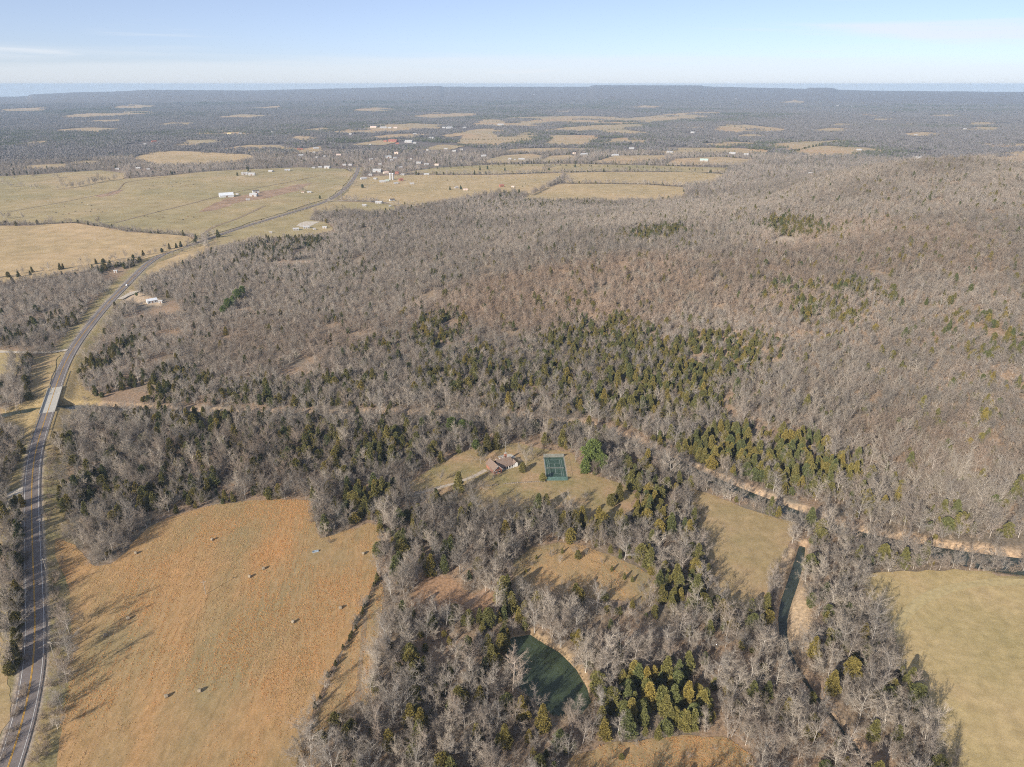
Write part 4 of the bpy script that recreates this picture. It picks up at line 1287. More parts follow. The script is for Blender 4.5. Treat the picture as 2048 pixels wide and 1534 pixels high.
for px, py in [(1150, 335), (1098, 341), (960, 341), (975, 339), (1010, 342), (725, 376), (900, 380), (922, 379), (497, 343), (475, 352), (640, 398), (437, 476), (1260, 341), (1420, 345)]:
    q = up_([(px, py)])
    trees.append(('cedar', int(rng.integers(5)), q[0, 0], q[0, 1], rng.uniform(.8, 1.2), rng.uniform(0, 6.28), tint_cedar(q)[0] * np.array([.75, .9, 1.0])))

# trees that stand out on their own
SPECIAL = [('bare', 2, 1036, 908, .7, 'bare tree behind the right end of the brick house', .95), ('bare', 0, 1066, 918, .72, 'bare tree at the left side of the tennis court', 1.0), ('cedar', 2, 975, 903, 1.15, 'dark cedar behind the left end of the brick house', .65), ('cedar', 0, 992, 898, 1.2, 'dark cedar behind the middle of the brick house', .62), ('cedar', 4, 962, 912, .9, 'low cedar beside the left wing of the brick house', .8),
           ('bare', 5, 940, 984, .8, 'bare tree at the bend of the house drive', .85), ('bare', 1, 968, 985, .66, 'grey bare tree below the brick house', .8), ('bare', 7, 1142, 900, .8, 'bare tree behind the right corner of the tennis court', .95), ('bare', 3, 1150, 925, .7, 'slim bare tree between tennis court and tall pine', .9), ('bare', 2, 1005, 896, .85, 'grey bare tree rising behind the brick house', .9), ('bare', 0, 880, 965, .7, 'bare tree over the upper end of the drive', .85),
           ('bare', 3, 1207, 1345, 1.25, 'tall white-limbed bare tree on the right bank of the pond', 1.5), ('bare', 4, 1240, 1332, 1.2, 'second white-limbed bare tree set back right of the pond', 1.45), ('bare', 6, 1170, 1335, .8, 'white bare tree at the water edge of the pond', 1.5),
           ('bare', 4, 1085, 1258, 1.05, 'pale bare tree at the upper end of the pond', 1.35), ('bare', 3, 1110, 1258, 1.15, 'pale bare tree just behind the pond', 1.3), ('bare', 6, 1135, 1255, 1.1, 'pale slender bare tree behind the pond, right one', 1.3),
           ('bare', 2, 1172, 1000, .5, 'small lone bare tree on the lawn', 1.3), ('bare', 1, 1052, 930, .95, 'big spreading bare tree between the brick house and tennis court', 1.05), ('bare', 7, 962, 928, .9, 'grey bare tree just left of the brick house', .8), ('bare', 5, 985, 960, .62, 'bare tree in front of the brick house', .8),
           ('bare', 5, 915, 905, .75, 'pale bare tree at the left end of the lawn', 1.2), ('bare', 0, 205, 1118, .95, 'grey bare tree at the tip of the woods in the hay field', .95), ('bare', 1, 225, 1100, 1.0, 'big grey bare tree at the hay field corner', 1.0), ('bare', 5, 190, 1098, .85, 'bare tree behind the hay field corner', .9), ('bare', 2, 240, 1080, .9, 'grey bare tree at the hay field edge', .95),
           ('bare', 5, 165, 1243, .42, 'small round bare tree by the hay field roadside', .8), ('bare', 3, 650, 1378, .55, 'pale bare tree standing in the hedgerow', 1.2), ('bare', 4, 1905, 1545, .8, 'dark bare tree alone at the bottom of the right pasture', .5), ('bare', 0, 1120, 1128, .4, 'small bare tree in the orange clearing', 1.2),
           ('bare', 7, 30, 1275, 1.1, 'large grey bare tree left of the highway bend', 1.2), ('bare', 3, 25, 1225, 1.0, 'grey bare tree left of the highway', 1.15), ('bare', 1, 1340 + 490, 1125, 1.0, 'broad pale bare tree on the river bank above the right pasture', 1.2),
           ('bare', 3, 1650, 1075, 1.15, 'pale bare tree where creek and river meet', 1.3), ('bare', 6, 1735, 1070, 1.1, 'slim pale bare tree on the river bank', 1.25), ('bare', 4, 1985, 1130, 1.0, 'pale bare tree on the far right river bank', 1.2), ('bare', 6, 1555, 1003, .9, 'white bare tree by the sandy river bend', 1.35),
           ('pine', 0, 1182, 938, 1.15, 'tall bright green pine right of the tennis court', 1.0), ('pine', 1, 1203, 946, .85, 'smaller bright green pine beside the tall one', 1.0), ('pine', 2, 1170, 946, .8, 'low bright green pine nearest the tennis court', 1.0),
           ('pine', 0, 905, 872, .8, 'green pine in the woods behind the house drive', .7), ('pine', 1, 925, 872, .8, 'middle green pine behind the house drive', .75), ('pine', 2, 942, 870, .75, 'right green pine behind the house drive', .7), ('pine', 1, 952, 905, .6, 'green pine left of the brick house', .75),
           ('pine', 1, 448, 632, .75, 'lowest bright pine of the row in the hill woods', 1.05), ('pine', 0, 457, 622, .8, 'second bright pine of the row in the hill woods', 1.05), ('pine', 2, 466, 613, .85, 'third bright pine of the row in the hill woods', 1.1), ('pine', 0, 476, 604, .85, 'fourth bright pine of the row in the hill woods', 1.05), ('pine', 1, 486, 594, .85, 'topmost bright pine of the row in the hill woods', 1.1),
           ('cedar', 2, 918, 985, 1.25, 'big olive cedar at the drive in front of the lawn', 1.0), ('cedar', 4, 1085, 962, .75, 'round brown-green cedar at the corner of the tennis court', 1.3), ('cedar', 1, 1045, 945, .8, 'cedar on the lawn under the big bare tree', .9), ('cedar', 4, 1222, 1010, 1.0, 'left dark cedar of the pair on the lawn', .8), ('cedar', 2, 1238, 1002, 1.05, 'right dark cedar of the pair on the lawn', .7),
           ('cedar', 2, 1092, 1022, 1.0, 'round green cedar at the lower edge of the lawn', .9), ('cedar', 0, 1005, 1205, 1.5, 'tall olive cedar at the corner of the orange clearing', 1.1), ('cedar', 3, 1025, 1225, 1.2, 'narrow olive cedar beside the path', 1.0), ('cedar', 1, 1155, 1118, .6, 'small cedar in the orange clearing', .8), ('cedar', 4, 673, 1450, .85, 'cedar at the foot of the orange strip', .8), ('cedar', 4, 642, 1485, .75, 'round cedar below the hedgerow end', .9),
           ('cedar', 2, 232, 622, .9, 'cedar at the gravel pull-off beside the highway', .8), ('pine', 1, 274, 594, .35, 'small bright pine at the gravel pull-off', 1.1), ('cedar', 1, 30, 1335, 1.0, 'olive cedar left of the highway bend', 1.0), ('cedar', 4, 22, 1350, .8, 'low olive cedar left of the highway bend', 1.05), ('cedar', 0, 755, 1162, .5, 'small cedar at the upper end of the hedgerow', .9)]
special = []
for kd, pi, px, py, sc, lb, tt in SPECIAL:
    q = up_([(px, py)])[0]
    special.append((kd, pi, q[0], q[1], sc, rng.uniform(0, 6.28), np.array([1, .98, .95]) * tt, lb))

# ------------------------------------------------------------------ individuals and the rest of the woods
KW = dict(bare='bare tree', cedar='cedar', pine='pine')
LAND = [('the pond', 1095, 1350), ('the tennis court', 1110, 940), ('the brick house', 1000, 930), ('the mown field', 1470, 1085), ('the creek', 1575, 1190), ('the right pasture', 1840, 1330), ('the cedar grove', 1330, 1410), ('the orange clearing', 1160, 1130),
        ('the hay field', 560, 1010), ('the hedgerow', 680, 1320), ('the highway', 75, 1180), ('the bridge', 106, 805), ('the river bend', 1750, 1080), ('the bottom clearing', 1320, 1500), ('the bare woods path', 960, 1200), ('the hay field corner', 215, 1100)]
groups = {}


def tree_obj(t, label=None, group=None):
    kd, pi, x, y, sc, rz, tint = t[:7]
    pr = PROTO[kd][1][pi]
    z = float(hz(np.array([x]), np.array([y]))[0])
    e = empty({'bare': 'bare_tree', 'cedar': 'cedar_tree', 'pine': 'pine_tree', 'bush': 'shrub'}[kd], (x, y, z), rz)
    e.scale = (sc, sc, sc)
    e.rotation_euler = (rng.normal(0, .03), rng.normal(0, .03), rz)
    for nm in ('trunk', 'crown'):
        o = bpy.data.objects.new(nm, pr[nm])
        C.objects.link(o); o.parent = e
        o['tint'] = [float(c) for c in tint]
    tag(e, label, {'bare': 'tree', 'cedar': 'cedar', 'pine': 'pine', 'bush': 'shrub'}[kd], group)
    return e


for s in special:
    tree_obj(s, s[7], {'bare': 'bare trees', 'cedar': 'cedars', 'pine': 'pines'}[s[0]])
arr = np.array([(t[2], t[3], t[4]) for t in trees])
tz = hz(arr[:, 0], arr[:, 1])
tpx, tpy, tdep = proj(arr[:, 0], arr[:, 1], tz + 3)
view = (tpx > 2) & (tpx < 2046) & (tpy < 1530) & (tpy > 0)
app = np.where(view, arr[:, 2] / tdep * np.array([1.0 if t[0] == 'bare' else 0.7 for t in trees]), 0)
single = set()
for kd, nmax in (('bare', 270), ('cedar', 280)):
    ids = np.array([i for i, t in enumerate(trees) if t[0] == kd and view[i]])
    single |= set(ids[np.argsort(-app[ids])[:nmax]].tolist())
buckets = {}
for i in single:
    t = trees[i]
    d = [math.hypot((tpx[i] - a) / 1.0, (tpy[i] - b) / 0.8) for _, a, b in LAND]
    k = int(np.argmin(d)); nm, lx, ly = LAND[k]
    dx, dy = tpx[i] - lx, tpy[i] - ly
    rel = ('left of' if dx < 0 else 'right of') if abs(dx) > abs(dy) else ('behind' if dy < 0 else 'in front of')
    if min(d) < 28:
        rel = 'at'
    tall = t[4] * PROTO[t[0]][1][t[1]]['h'] if t[0] == 'bare' else t[4] * 1.7 * PROTO[t[0]][1][t[1]]['h']
    sz = 'tall' if tall > 15.5 else ('low' if tall < 11.5 else 'mid-sized')
    c = t[6]
    if t[0] == 'bare':
        cw = 'pale' if c.mean() > 1.05 else ('brownish' if c[0] / c[2] > 1.18 else ('dark grey' if c.mean() < 0.82 else 'grey'))
    else:
        cw = 'yellow-green' if c[0] > 1.1 else ('dark green' if c[0] < 0.8 else 'olive')
    base = '%s %s %s %s %s' % (sz, cw, KW[t[0]], rel, nm)
    buckets.setdefault(base, []).append(i)
def ordinal(k):
    tens = ['', '', 'twenty', 'thirty', 'forty', 'fifty']
    if k < 20:
        return ORD[k]
    q, m = divmod(k + 1, 10)
    return (tens[q] + '-' + ORD[m - 1]) if m else tens[q][:-1] + 'ieth'


ORD = ['first', 'second', 'third', 'fourth', 'fifth', 'sixth', 'seventh', 'eighth', 'ninth', 'tenth', 'eleventh', 'twelfth', 'thirteenth', 'fourteenth', 'fifteenth', 'sixteenth', 'seventeenth', 'eighteenth', 'nineteenth', 'twentieth']
for base, ids in buckets.items():
    ids.sort(key=lambda i: tpx[i])
    for k, i in enumerate(ids):
        lb = base if len(ids) == 1 else ('%s, %s from left' % (base, ORD[k]) if len(ids) <= 20 else base)
        tree_obj(trees[i], lb, 'bare trees' if trees[i][0] == 'bare' else 'cedars')


def scatter(name, coll, pos, rot, scl, idx, tint, label, cat):
    me = bpy.data.meshes.new(name)
    n = len(pos)
    me.vertices.add(n); me.vertices.foreach_set('co', np.asarray(pos, np.float32).ravel())
    for nm, tp, dat, key in (('rot3', 'FLOAT_VECTOR', rot, 'vector'), ('scl3', 'FLOAT_VECTOR', scl, 'vector'), ('idx', 'INT', idx, 'value'), ('tint', 'FLOAT_COLOR', np.c_[tint, np.ones(n)], 'color')):
        at = me.attributes.new(nm, tp, 'POINT')
        at.data.foreach_set(key, np.asarray(dat, np.int32 if tp == 'INT' else np.float32).ravel())
    o = bpy.data.objects.new(name, me)
    C.objects.link(o)
    ng = bpy.data.node_groups.new(name, 'GeometryNodeTree')
    ng.interface.new_socket('Geometry', in_out='INPUT', socket_type='NodeSocketGeometry')
    ng.interface.new_socket('Geometry', in_out='OUTPUT', socket_type='NodeSocketGeometry')
    gi = ng.nodes.new('NodeGroupInput'); go = ng.nodes.new('NodeGroupOutput')
    ci = ng.nodes.new('GeometryNodeCollectionInfo')
    ci.inputs['Collection'].default_value = coll
    ci.inputs['Separate Children'].default_value = True
    ci.inputs['Reset Children'].default_value = True
    ip = ng.nodes.new('GeometryNodeInstanceOnPoints')
    ip.inputs['Pick Instance'].default_value = True
    ng.links.new(gi.outputs[0], ip.inputs['Points']); ng.links.new(ci.outputs[0], ip.inputs['Instance'])
    for nm, tp, sock in (('idx', 'INT', 'Instance Index'), ('rot3', 'FLOAT_VECTOR', 'Rotation'), ('scl3', 'FLOAT_VECTOR', 'Scale')):
        na = ng.nodes.new('GeometryNodeInputNamedAttribute'); na.data_type = tp
        na.inputs['Name'].default_value = nm
        ng.links.new([s for s in na.outputs if s.enabled and s.name == 'Attribute'][0], ip.inputs[sock])
    ng.links.new(ip.outputs[0], go.inputs[0])
    md = o.modifiers.new('scatter', 'NODES'); md.node_group = ng
    tag(o, label, cat, kind='stuff')
    return o


def scatter_list(name, kd, items, label, cat):
    A = np.array([(t[2], t[3], t[4], t[5], t[1]) for t in items])
    n = len(A)
    pos = np.c_[A[:, 0], A[:, 1], hz(A[:, 0], A[:, 1])]
    rot = np.c_[rng.normal(0, .035, n), rng.normal(0, .035, n), A[:, 3]]
    scl = A[:, 2:3] * np.c_[rng.uniform(.92, 1.08, n), rng.uniform(.92, 1.08, n), rng.uniform(.85, 1.08, n)]
    if kd == 'bare':
        k = sstep(430, 620, np.hypot(A[:, 0], A[:, 1])) * np.array([len(t) > 7 for t in items])
        scl = scl * np.c_[lerp(1, .68, k), lerp(1, .68, k), lerp(.95, .56, k)]
    return scatter(name, PROTO[kd][0], pos, rot, scl, A[:, 4], np.array([t[6] for t in items]), label, cat)


scatter_list('bare_woodland', 'bare', [t for i, t in enumerate(trees) if t[0] == 'bare' and i not in single], 'grey leafless woodland covering the hill and valley', 'woodland')
scatter_list('cedar_woodland', 'cedar', [t for i, t in enumerate(trees) if t[0] == 'cedar' and i not in single], 'olive cedars scattered through the leafless woods', 'woodland')

# undergrowth between the near trees, along the highway and the banks
P = wedge_grid(150, 560, 4.6)
P = P[~open_ground(P, 10)]
P = P[fbm(P[:, 0] / 14, P[:, 1] / 14, 401, 2) > 0.36]
tb = tint_bare(P, 0.05) * np.array([1.0, 0.9, 0.8])
items = [('bush', int(rng.integers(3)), P[i, 0], P[i, 1], rng.uniform(.4, .95), rng.uniform(0, 6.28), tb[i]) for i in range(len(P))]
for px, sp, wd in [([(118, 1120), (112, 1180), (116, 1250), (118, 1300), (118, 1345), (112, 1390), (104, 1430), (92, 1470), (70, 1534)], 1.7, 1.6), ([(44, 1380), (30, 1440), (12, 1500), (-5, 1534)], 1.8, 1.2), ([(45, 1060), (42, 1150), (44, 1240), (45, 1330)], 2.6, 2.5),
                   ([(190, 700), (185, 740), (180, 780), (185, 800)], 3, 3), ([(110, 900), (100, 950), (98, 1000), (100, 1050)], 2.6, 2.0), ([(1385, 985), (1405, 1080), (1420, 1180)], 3, 2.5), ([(1716, 1160), (1745, 1225), (1820, 1380), (1870, 1510)], 3, 2.5), ([(625, 1005), (632, 1060), (650, 1085)], 3, 2), ([(1720, 1140), (1850, 1134), (2040, 1135)], 4, 2), ([(1570, 1110), (1560, 1150), (1546, 1200), (1535, 1240)], 3.5, 1.2), ([(1700, 1075), (1780, 1092), (1880, 1118), (2040, 1136)], 3.5, 1.5)]:
    L = resample(up_(px), sp); L = L + rng.normal(0, wd, L.shape)
    tt = tint_bare(L, .05) * np.array([1.0, .93, .86])
    items += [('bush', int(rng.integers(3)), L[i, 0], L[i, 1], rng.uniform(.45, 1.05), rng.uniform(0, 6.28), tt[i]) for i in range(len(L))]
items += [('bush', int(rng.integers(3)), b[0], b[1], b[2], rng.uniform(0, 6.28), b[3]) for b in bushes]
L = resample(np.r_[pond, pond[:1]], 1.6); L = L + (L - pond_c) / 22 * rng.uniform(0.5, 2.2, (len(L), 1))
items += [('bush', int(rng.integers(3)), L[i, 0], L[i, 1], rng.uniform(.16, .36), rng.uniform(0, 6.28), np.array([.95, .8, .6])) for i in range(len(L))]
scatter_list('undergrowth', 'bush', items, 'brown leafless undergrowth between the trees and along the highway', 'undergrowth')

# hedgerow between the hay fields: shrub by shrub
L = resample(up_([(752, 1168), (735, 1206), (706, 1262), (690, 1298), (662, 1345), (640, 1398), (626, 1448), (610, 1500), (596, 1545)]), 2.1)
gapn = vnoise(np.arange(len(L)) / 3.0, np.zeros(len(L)), 12)
L = L[gapn > 0.12] + rng.normal(0, 0.35, (int((gapn > 0.12).sum()), 2))
for k in range(len(L)):
    nm = 'dark shrub, %s from the upper end of the hay field hedgerow' % ordinal(k)
    if rng.random() < 0.4:
        tree_obj(('cedar', int(rng.integers(5)), L[k, 0], L[k, 1], rng.uniform(.2, .36), rng.uniform(0, 6.28), np.array([.55, .58, .7])), nm.replace('dark shrub', 'dark evergreen shrub'), 'hedgerow shrubs')['category'] = 'shrub'
    else:
        tree_obj(('bush', int(rng.integers(3)), L[k, 0], L[k, 1], rng.uniform(.42, .72), rng.uniform(0, 6.28), np.array([.55, .47, .4])), nm, 'hedgerow shrubs')

# far woods: stands of small crowns
def far_patch(seed, ever):
    g = np.random.default_rng(seed)
    V = []; F = []; I = []; k = 0
    for i in range(42):
        c = g.uniform(-38, 38, 2); hh = g.uniform(8, 13); w = g.uniform(4.5, 7)
        e = g.random() < ever
        n = 48
        d = g.normal(0, 1, (n, 3)); d /= np.linalg.norm(d, axis=1)[:, None]
        p = d * np.array([w * .62, w * .62, hh * .42]) * g.uniform(.6, 1, (n, 1)) + np.array([c[0], c[1], hh * .58])
        s1 = g.normal(0, 1, (n, 3)); s1 /= np.linalg.norm(s1, axis=1)[:, None]
        s2 = np.cross(d, s1)
        L = g.uniform(.7, 1.5, (n, 1))
        V.append(np.stack([p - s1 * L, p + s1 * L * .6 + s2 * L * .8, p + s1 * L * .3 - s2 * L], 1).reshape(-1, 3))
        F.append(np.arange(3 * n).reshape(-1, 3) + k); k += 3 * n
        I.append(np.full(n, int(e)))
    return np.concatenate(V), np.concatenate(F), np.concatenate(I)


far_coll = bpy.data.collections.new('stock_far')
for i in range(8):
    v, f, mi = far_patch(50 + i, (0.05, 0.05, 0.1, 0.1, 0.2, 0.3, 0.8, 0.05)[i])
    far_coll.objects.link(mesh_obj('stand_%02d' % i, v, f, None, mats=[M['far_crown'], M['far_evergreen']], midx=mi, link=False))
P = wedge_grid(2600, 5200, 62)
Q = wedge_grid(5200, 9600, 95)
P = np.r_[P, Q]
P = P[~in_any(P, ALL_FIELDS) | (fbm(P[:, 0] / 160, P[:, 1] / 260, 777, 2) > 0.66)]
P = P[~keep_clear(P, 90, 45)]
tn = inpoly(P, TOWN)
P = P[~tn | (rng.random(len(P)) < 0.6)]
n = len(P)
r = np.hypot(P[:, 0], P[:, 1])
ev = fbm(P[:, 0] / 600, P[:, 1] / 600, 71, 2)
idx = np.where(ev > 0.62, rng.integers(4, 7, n), np.where(ev > 0.5, rng.integers(2, 6, n), rng.choice([0, 1, 2, 7], n)))
sc = rng.uniform(.85, 1.15, n) * np.where(r > 5200, 1.35, 1.0)
scatter('far_woodland', far_coll, np.c_[P, hz(P[:, 0], P[:, 1]) - 1.0], np.c_[np.zeros((n, 2)), rng.uniform(0, 6.28, n)], np.c_[sc, sc, sc * np.where(r > 5200, .75, 1)], idx, np.ones((n, 3)), 'blue-grey woods stretching to the horizon between the far fields', 'woodland')

# ------------------------------------------------------------------ dry grass tufts
def tuft(seed):
    g = np.random.default_rng(seed)
    n = 16
    a = g.random(n) * 6.28; rr = g.random(n) * 0.32
    p0 = np.stack([np.cos(a) * rr, np.sin(a) * rr, np.full(n, -0.05)], 1)
    p1 = p0 + np.stack([np.cos(a) * .28 + g.normal(0, .12, n), np.sin(a) * .28 + g.normal(0, .12, n), g.uniform(.45, .85, n)], 1)
    return spikes(np.c_[p0, p1, np.full(n, .05), np.zeros(n)])


grass_coll = bpy.data.collections.new('stock_grass')
for i in range(4):
    v, f = tuft(i)
    grass_coll.objects.link(mesh_obj('tuft_%02d' % i, v, f, M['straw'], link=False))
gp = []; gt = []
for fi, dens, thr, sx, sy in ((0, 5.5, 0.51, 2.6, 12), (1, 5.0, 0.46, 3, 10), (3, 5.0, 0.46, 4, 7), (6, 6.0, 0.42, 4, 6)):
    q = field_polys[fi]
    lo = q.min(0); hi = q.max(0)
    lo = np.maximum(lo, [-260, 150]); hi = np.minimum(hi, [300, 400])
    m = int((hi[0] - lo[0]) * (hi[1] - lo[1]) * dens)
    X = rng.uniform(lo, hi, (m, 2))
    X = X[inpoly(X, q)]
    ca, sa = math.cos(R(-10)), math.sin(R(-10))
    u = X[:, 0] * ca - X[:, 1] * sa; w = X[:, 0] * sa + X[:, 1] * ca
    big = fbm(X[:, 0] / 34, X[:, 1] / 34, 501 + fi, 3)
    ed, _ = seg_dist(X, np.r_[q, q[:1]], 14)
    nz = fbm(u / (sx * .35), w / sy, 510 + fi, 3) * 0.6 + big * 0.55 - 0.08 * (1 - sstep(2, 12, ed))
    if fi == 0:
        _, py_, _ = proj(X[:, 0], X[:, 1], np.zeros(len(X)))
        dd = np.hypot(X[:, 0] - q[:, 0].mean(), 0)
        nz = nz + 0.05 - 0.22 * field_of([(*blob_frame(440, 1470, 300, 90), .8), (*blob_frame(640, 1110, 40, 16), 1.0), (*blob_frame(700, 1110, 50, 14), .8)], X)
    X = X[nz + rng.normal(0, .085, len(X)) > thr + 0.09]
    gp.append(X); gt.append(np.full(len(X), fi))
X = np.concatenate(gp)
n = len(X)
sc = rng.uniform(.2, .48, n)
dry = fbm(X[:, 0] / 20, X[:, 1] / 26, 88, 3)[:, None]
tt = lerp(np.array([[1.02, .92, .8]]), np.array([[.86, .98, 1.1]]), sstep(.35, .65, dry)) * rng.uniform(.72, 1.15, (n, 1)) * np.c_[np.ones(n), rng.uniform(.9, 1.16, n), rng.uniform(.8, 1.3, n)]
scatter('dry_grass', grass_coll, np.c_[X, hz(X[:, 0], X[:, 1]) + 0.08], np.c_[np.zeros((n, 2)), rng.uniform(0, 6.28, n)], np.c_[sc, sc, sc * rng.uniform(.7, 1.1, n)], rng.integers(0, 4, n), tt, 'orange dry broomsedge tufts in drifts over the hay fields', 'grass')

# ------------------------------------------------------------------ buildings
roofs = {'white': plain('white_metal_roof', (0.42, 0.41, 0.40), .6, .08), 'metal': plain('grey_metal_roof', (0.62, 0.64, 0.66), .45, .1, 1, .4), 'dark': plain('dark_shingle', (0.13, 0.115, 0.11)), 'grey': plain('grey_shingle', (0.36, 0.35, 0.34)),
         'red': plain('red_roof', (0.33, 0.135, 0.10)), 'pink': plain('tan_roof', (0.66, 0.50, 0.42)), 'green': plain('green_metal_roof', (0.42, 0.52, 0.46), .6), 'brown': plain('brown_roof', (0.32, 0.21, 0.15)), 'yellow': plain('yellow_roof', (0.62, 0.50, 0.22))}
walls = {'w': plain('white_siding', (0.42, 0.405, 0.385), .7, .06), 'c': plain('cream_siding', (0.60, 0.52, 0.42), .8, .1), 'b': plain('brick', (0.34, 0.15, 0.10), .9, .3, 3.0), 'm': plain('metal_siding', (0.52, 0.52, 0.51), .6, .1)}
glass = plain('window_glass', (0.04, 0.05, 0.06), .08, .2, 1, .6)
door_m = plain('door_paint', (0.22, 0.13, 0.09), .6)
WORD = {'white': 'white-roofed', 'metal': 'metal-roofed', 'dark': 'dark-roofed', 'grey': 'grey-roofed', 'red': 'red', 'pink': 'tan-roofed', 'green': 'green-roofed', 'brown': 'brown-roofed', 'yellow': 'yellow-roofed'}
k = 0
for cluster, bs in BUILDINGS:
    by_key = {}
    for b in bs:
        by_key.setdefault((b[3], b[4]), []).append(b)
    for key in by_key:
        by_key[key].sort(key=lambda b: b[0])
    for b in bs:
        c = bw[k]; k += 1
        px, py, wp, rc, kd = b
        dist = np.hypot(*c)
        z = float(hz(np.array([c[0]]), np.array([c[1]]))[0])
        wm = wp / (FPX / max(dist, 1)) * 0.80
        if kd == 'house': wm = min(max(wm, 8), 22)
        if kd == 'shed': wm = max(wm, 4)
        dp = min(wm * 0.62, 14 if kd == 'house' else 22); hh = {'house': 3.0, 'barn': 4.6, 'shed': 2.6}[kd]; rise = dp * 0.26
        same = by_key[(rc, kd)]
        lb = '%s %s in the %s' % (WORD[rc], kd, cluster)
        if len(same) > 1:
            lb = '%s %s, %s from left of %d in the %s' % (WORD[rc], kd, ORD[same.index(b)], len(same), cluster)
        e = empty({'house': 'house', 'barn': 'barn', 'shed': 'shed'}[kd], (c[0], c[1], z), rng.uniform(-.5, .5) - math.atan2(c[0], c[1]) * .5)
        tag(e, lb, kd, 'buildings of the ' + cluster)
        wmat = walls['b'] if rc == 'red' else walls['m'] if rc in ('metal', 'dark') else walls['c'] if rc in ('pink', 'brown', 'yellow') else walls['w']
        x, y = wm / 2, dp / 2
        MB().gable_walls(-x, x, -y, y, -1.2, hh, rise).build('wall', wmat, e)
        MB().gable_roof(-x, x, -y, y, hh + 0.02, rise, 0.45).build('roof', roofs[rc], e)
        if dist < 2600:
            MB().box(-.55 if kd != 'barn' else -1.8, .55 if kd != 'barn' else 1.8, -y - .06, -y + .02, 0, 2.1 if kd != 'barn' else 3.4).build('door', door_m, e)
            if kd == 'house':
                for s in (-.62, .62, ):
                    MB().box(s * x - .7, s * x + .7, -y - .05, -y + .02, .9, 2.2).build('window', glass, e)
                MB().box(-x * .5 - .35, -x * .5 + .35, .3, 1.0, hh, hh + rise + 1.0).build('chimney', walls['b'], e)
# silos of the farmyard
for i, (px, py) in enumerate(((781, 360), (786, 360))):
    c = up_([(px, py)])[0]; z = float(hz(np.array([c[0]]), np.array([c[1]]))[0])
    e = tag(empty('silo', (c[0], c[1], z)), 'tall white silo in the highway farmyard, %s one of the pair' % ('left', 'right')[i], 'silo', 'farmyard silos')
    MB().tube((0, 0, -1), (0, 0, 15), 2.6, 2.6, 20).build('shaft', walls['w'], e)
    mb = MB()
    for a in range(4):
        mb.tube((0, 0, 15 + 2.0 * math.sin(a * .39)), (0, 0, 15 + 2.0 * math.sin((a + 1) * .39)), 2.65 * math.cos(a * .39), 2.65 * math.cos((a + 1) * .39), 20, a == 3)
    mb.build('dome', roofs['metal'], e)

# ------------------------------------------------------------------ brick house
a_, b_ = up_([(993, 932), (1019, 925)])
ang = math.atan2(b_[1] - a_[1], b_[0] - a_[0])
hzv = PAD_Z[1]
H = tag(empty('brick_house', (house_c[0] - .5, house_c[1], hzv), ang), 'brick house with brown gabled roofs and white porch posts on the lawn', 'house')
H.scale = (.88, .88, .88)
tan_roof = plain('brown_shingle', (0.215, 0.155, 0.12), .9, .3, 2.5)
trim = plain('white_trim', (0.78, 0.76, 0.72), .6, .05)
W = MB().gable_walls(-3.4, 7.6, -2.6, 4.2, -.8, 3.2, 2.8).build('wall', walls['b'], H); W['label'] = 'brick wall of the main wing'
MB().gable_roof(-3.4, 7.6, -2.6, 4.2, 3.22, 2.8, .5).build('roof', tan_roof, H)
W = MB().gable_walls(-9.4, -3.45, -7.5, 4.8, -.8, 3.4, 3.0, 'y').build('wall', walls['b'], H); W['label'] = 'brick wall of the front gabled wing'
MB().gable_roof(-9.4, -3.45, -7.5, 4.8, 3.42, 3.0, .5, axis='y').build('roof', tan_roof, H)
W = MB().gable_walls(7.65, 10.8, -4.8, 1.6, -.8, 2.8, 1.6, 'y').build('wall', trim, H); W['label'] = 'white walled garden room'
MB().gable_roof(7.65, 10.8, -4.8, 1.6, 2.82, 1.6, .35, axis='y').build('roof', tan_roof, H)
MB().add([(-3.4, -2.65, 3.1), (7.6, -2.65, 3.1), (7.6, -5.2, 2.5), (-3.4, -5.2, 2.5), (-3.4, -2.65, 3.22), (7.6, -2.65, 3.22), (7.6, -5.2, 2.62), (-3.4, -5.2, 2.62)],
         [(0, 1, 2, 3), (7, 6, 5, 4), (0, 4, 5, 1), (2, 6, 7, 3), (1, 5, 6, 2), (0, 3, 7, 4)]).build('porch_roof', tan_roof, H)
MB().box(-3.4, 7.6, -5.2, -2.65, -.6, .18).build('porch_floor', concrete, H)
for i in range(6):
    x = -2.6 + i * 2.0
    MB().box(x - .14, x + .14, -5.0, -4.72, .18, 2.52).build('porch_post', trim, H)
for x in (-1.6, 2.4, 5.6):
    w_ = MB().box(x - .6, x + .6, -2.68, -2.58, 1.0, 2.5).build('window', glass, H)
    MB().box(x - .75, x + .75, -2.70, -2.62, .82, 1.0).build('sill', trim, w_)
for x in (-7.7, -5.2):
    w_ = MB().box(x - .65, x + .65, -7.58, -7.48, .9, 2.5).build('window', glass, H)
    MB().box(x - .8, x + .8, -7.60, -7.50, .72, .9).build('sill', trim, w_)
    MB().box(x - .8, x + .8, -7.60, -7.50, 2.5, 2.66).build('lintel', trim, w_)
MB().box(-7.0, -5.9, -7.58, -7.48, 4.0, 5.2).build('window', glass, H)
d_ = MB().box(.1, 1.1, -2.70, -2.58, .18, 2.3).build('door', door_m, H)
MB().box(.95, 1.02, -2.76, -2.69, 1.1, 1.25).build('handle', steel, d_)
for x in (-9.95, -2.95):
    MB().box(x - .06, x + .06, -7.9, -7.75, 2.7, 3.1).build('gutter', trim, H)
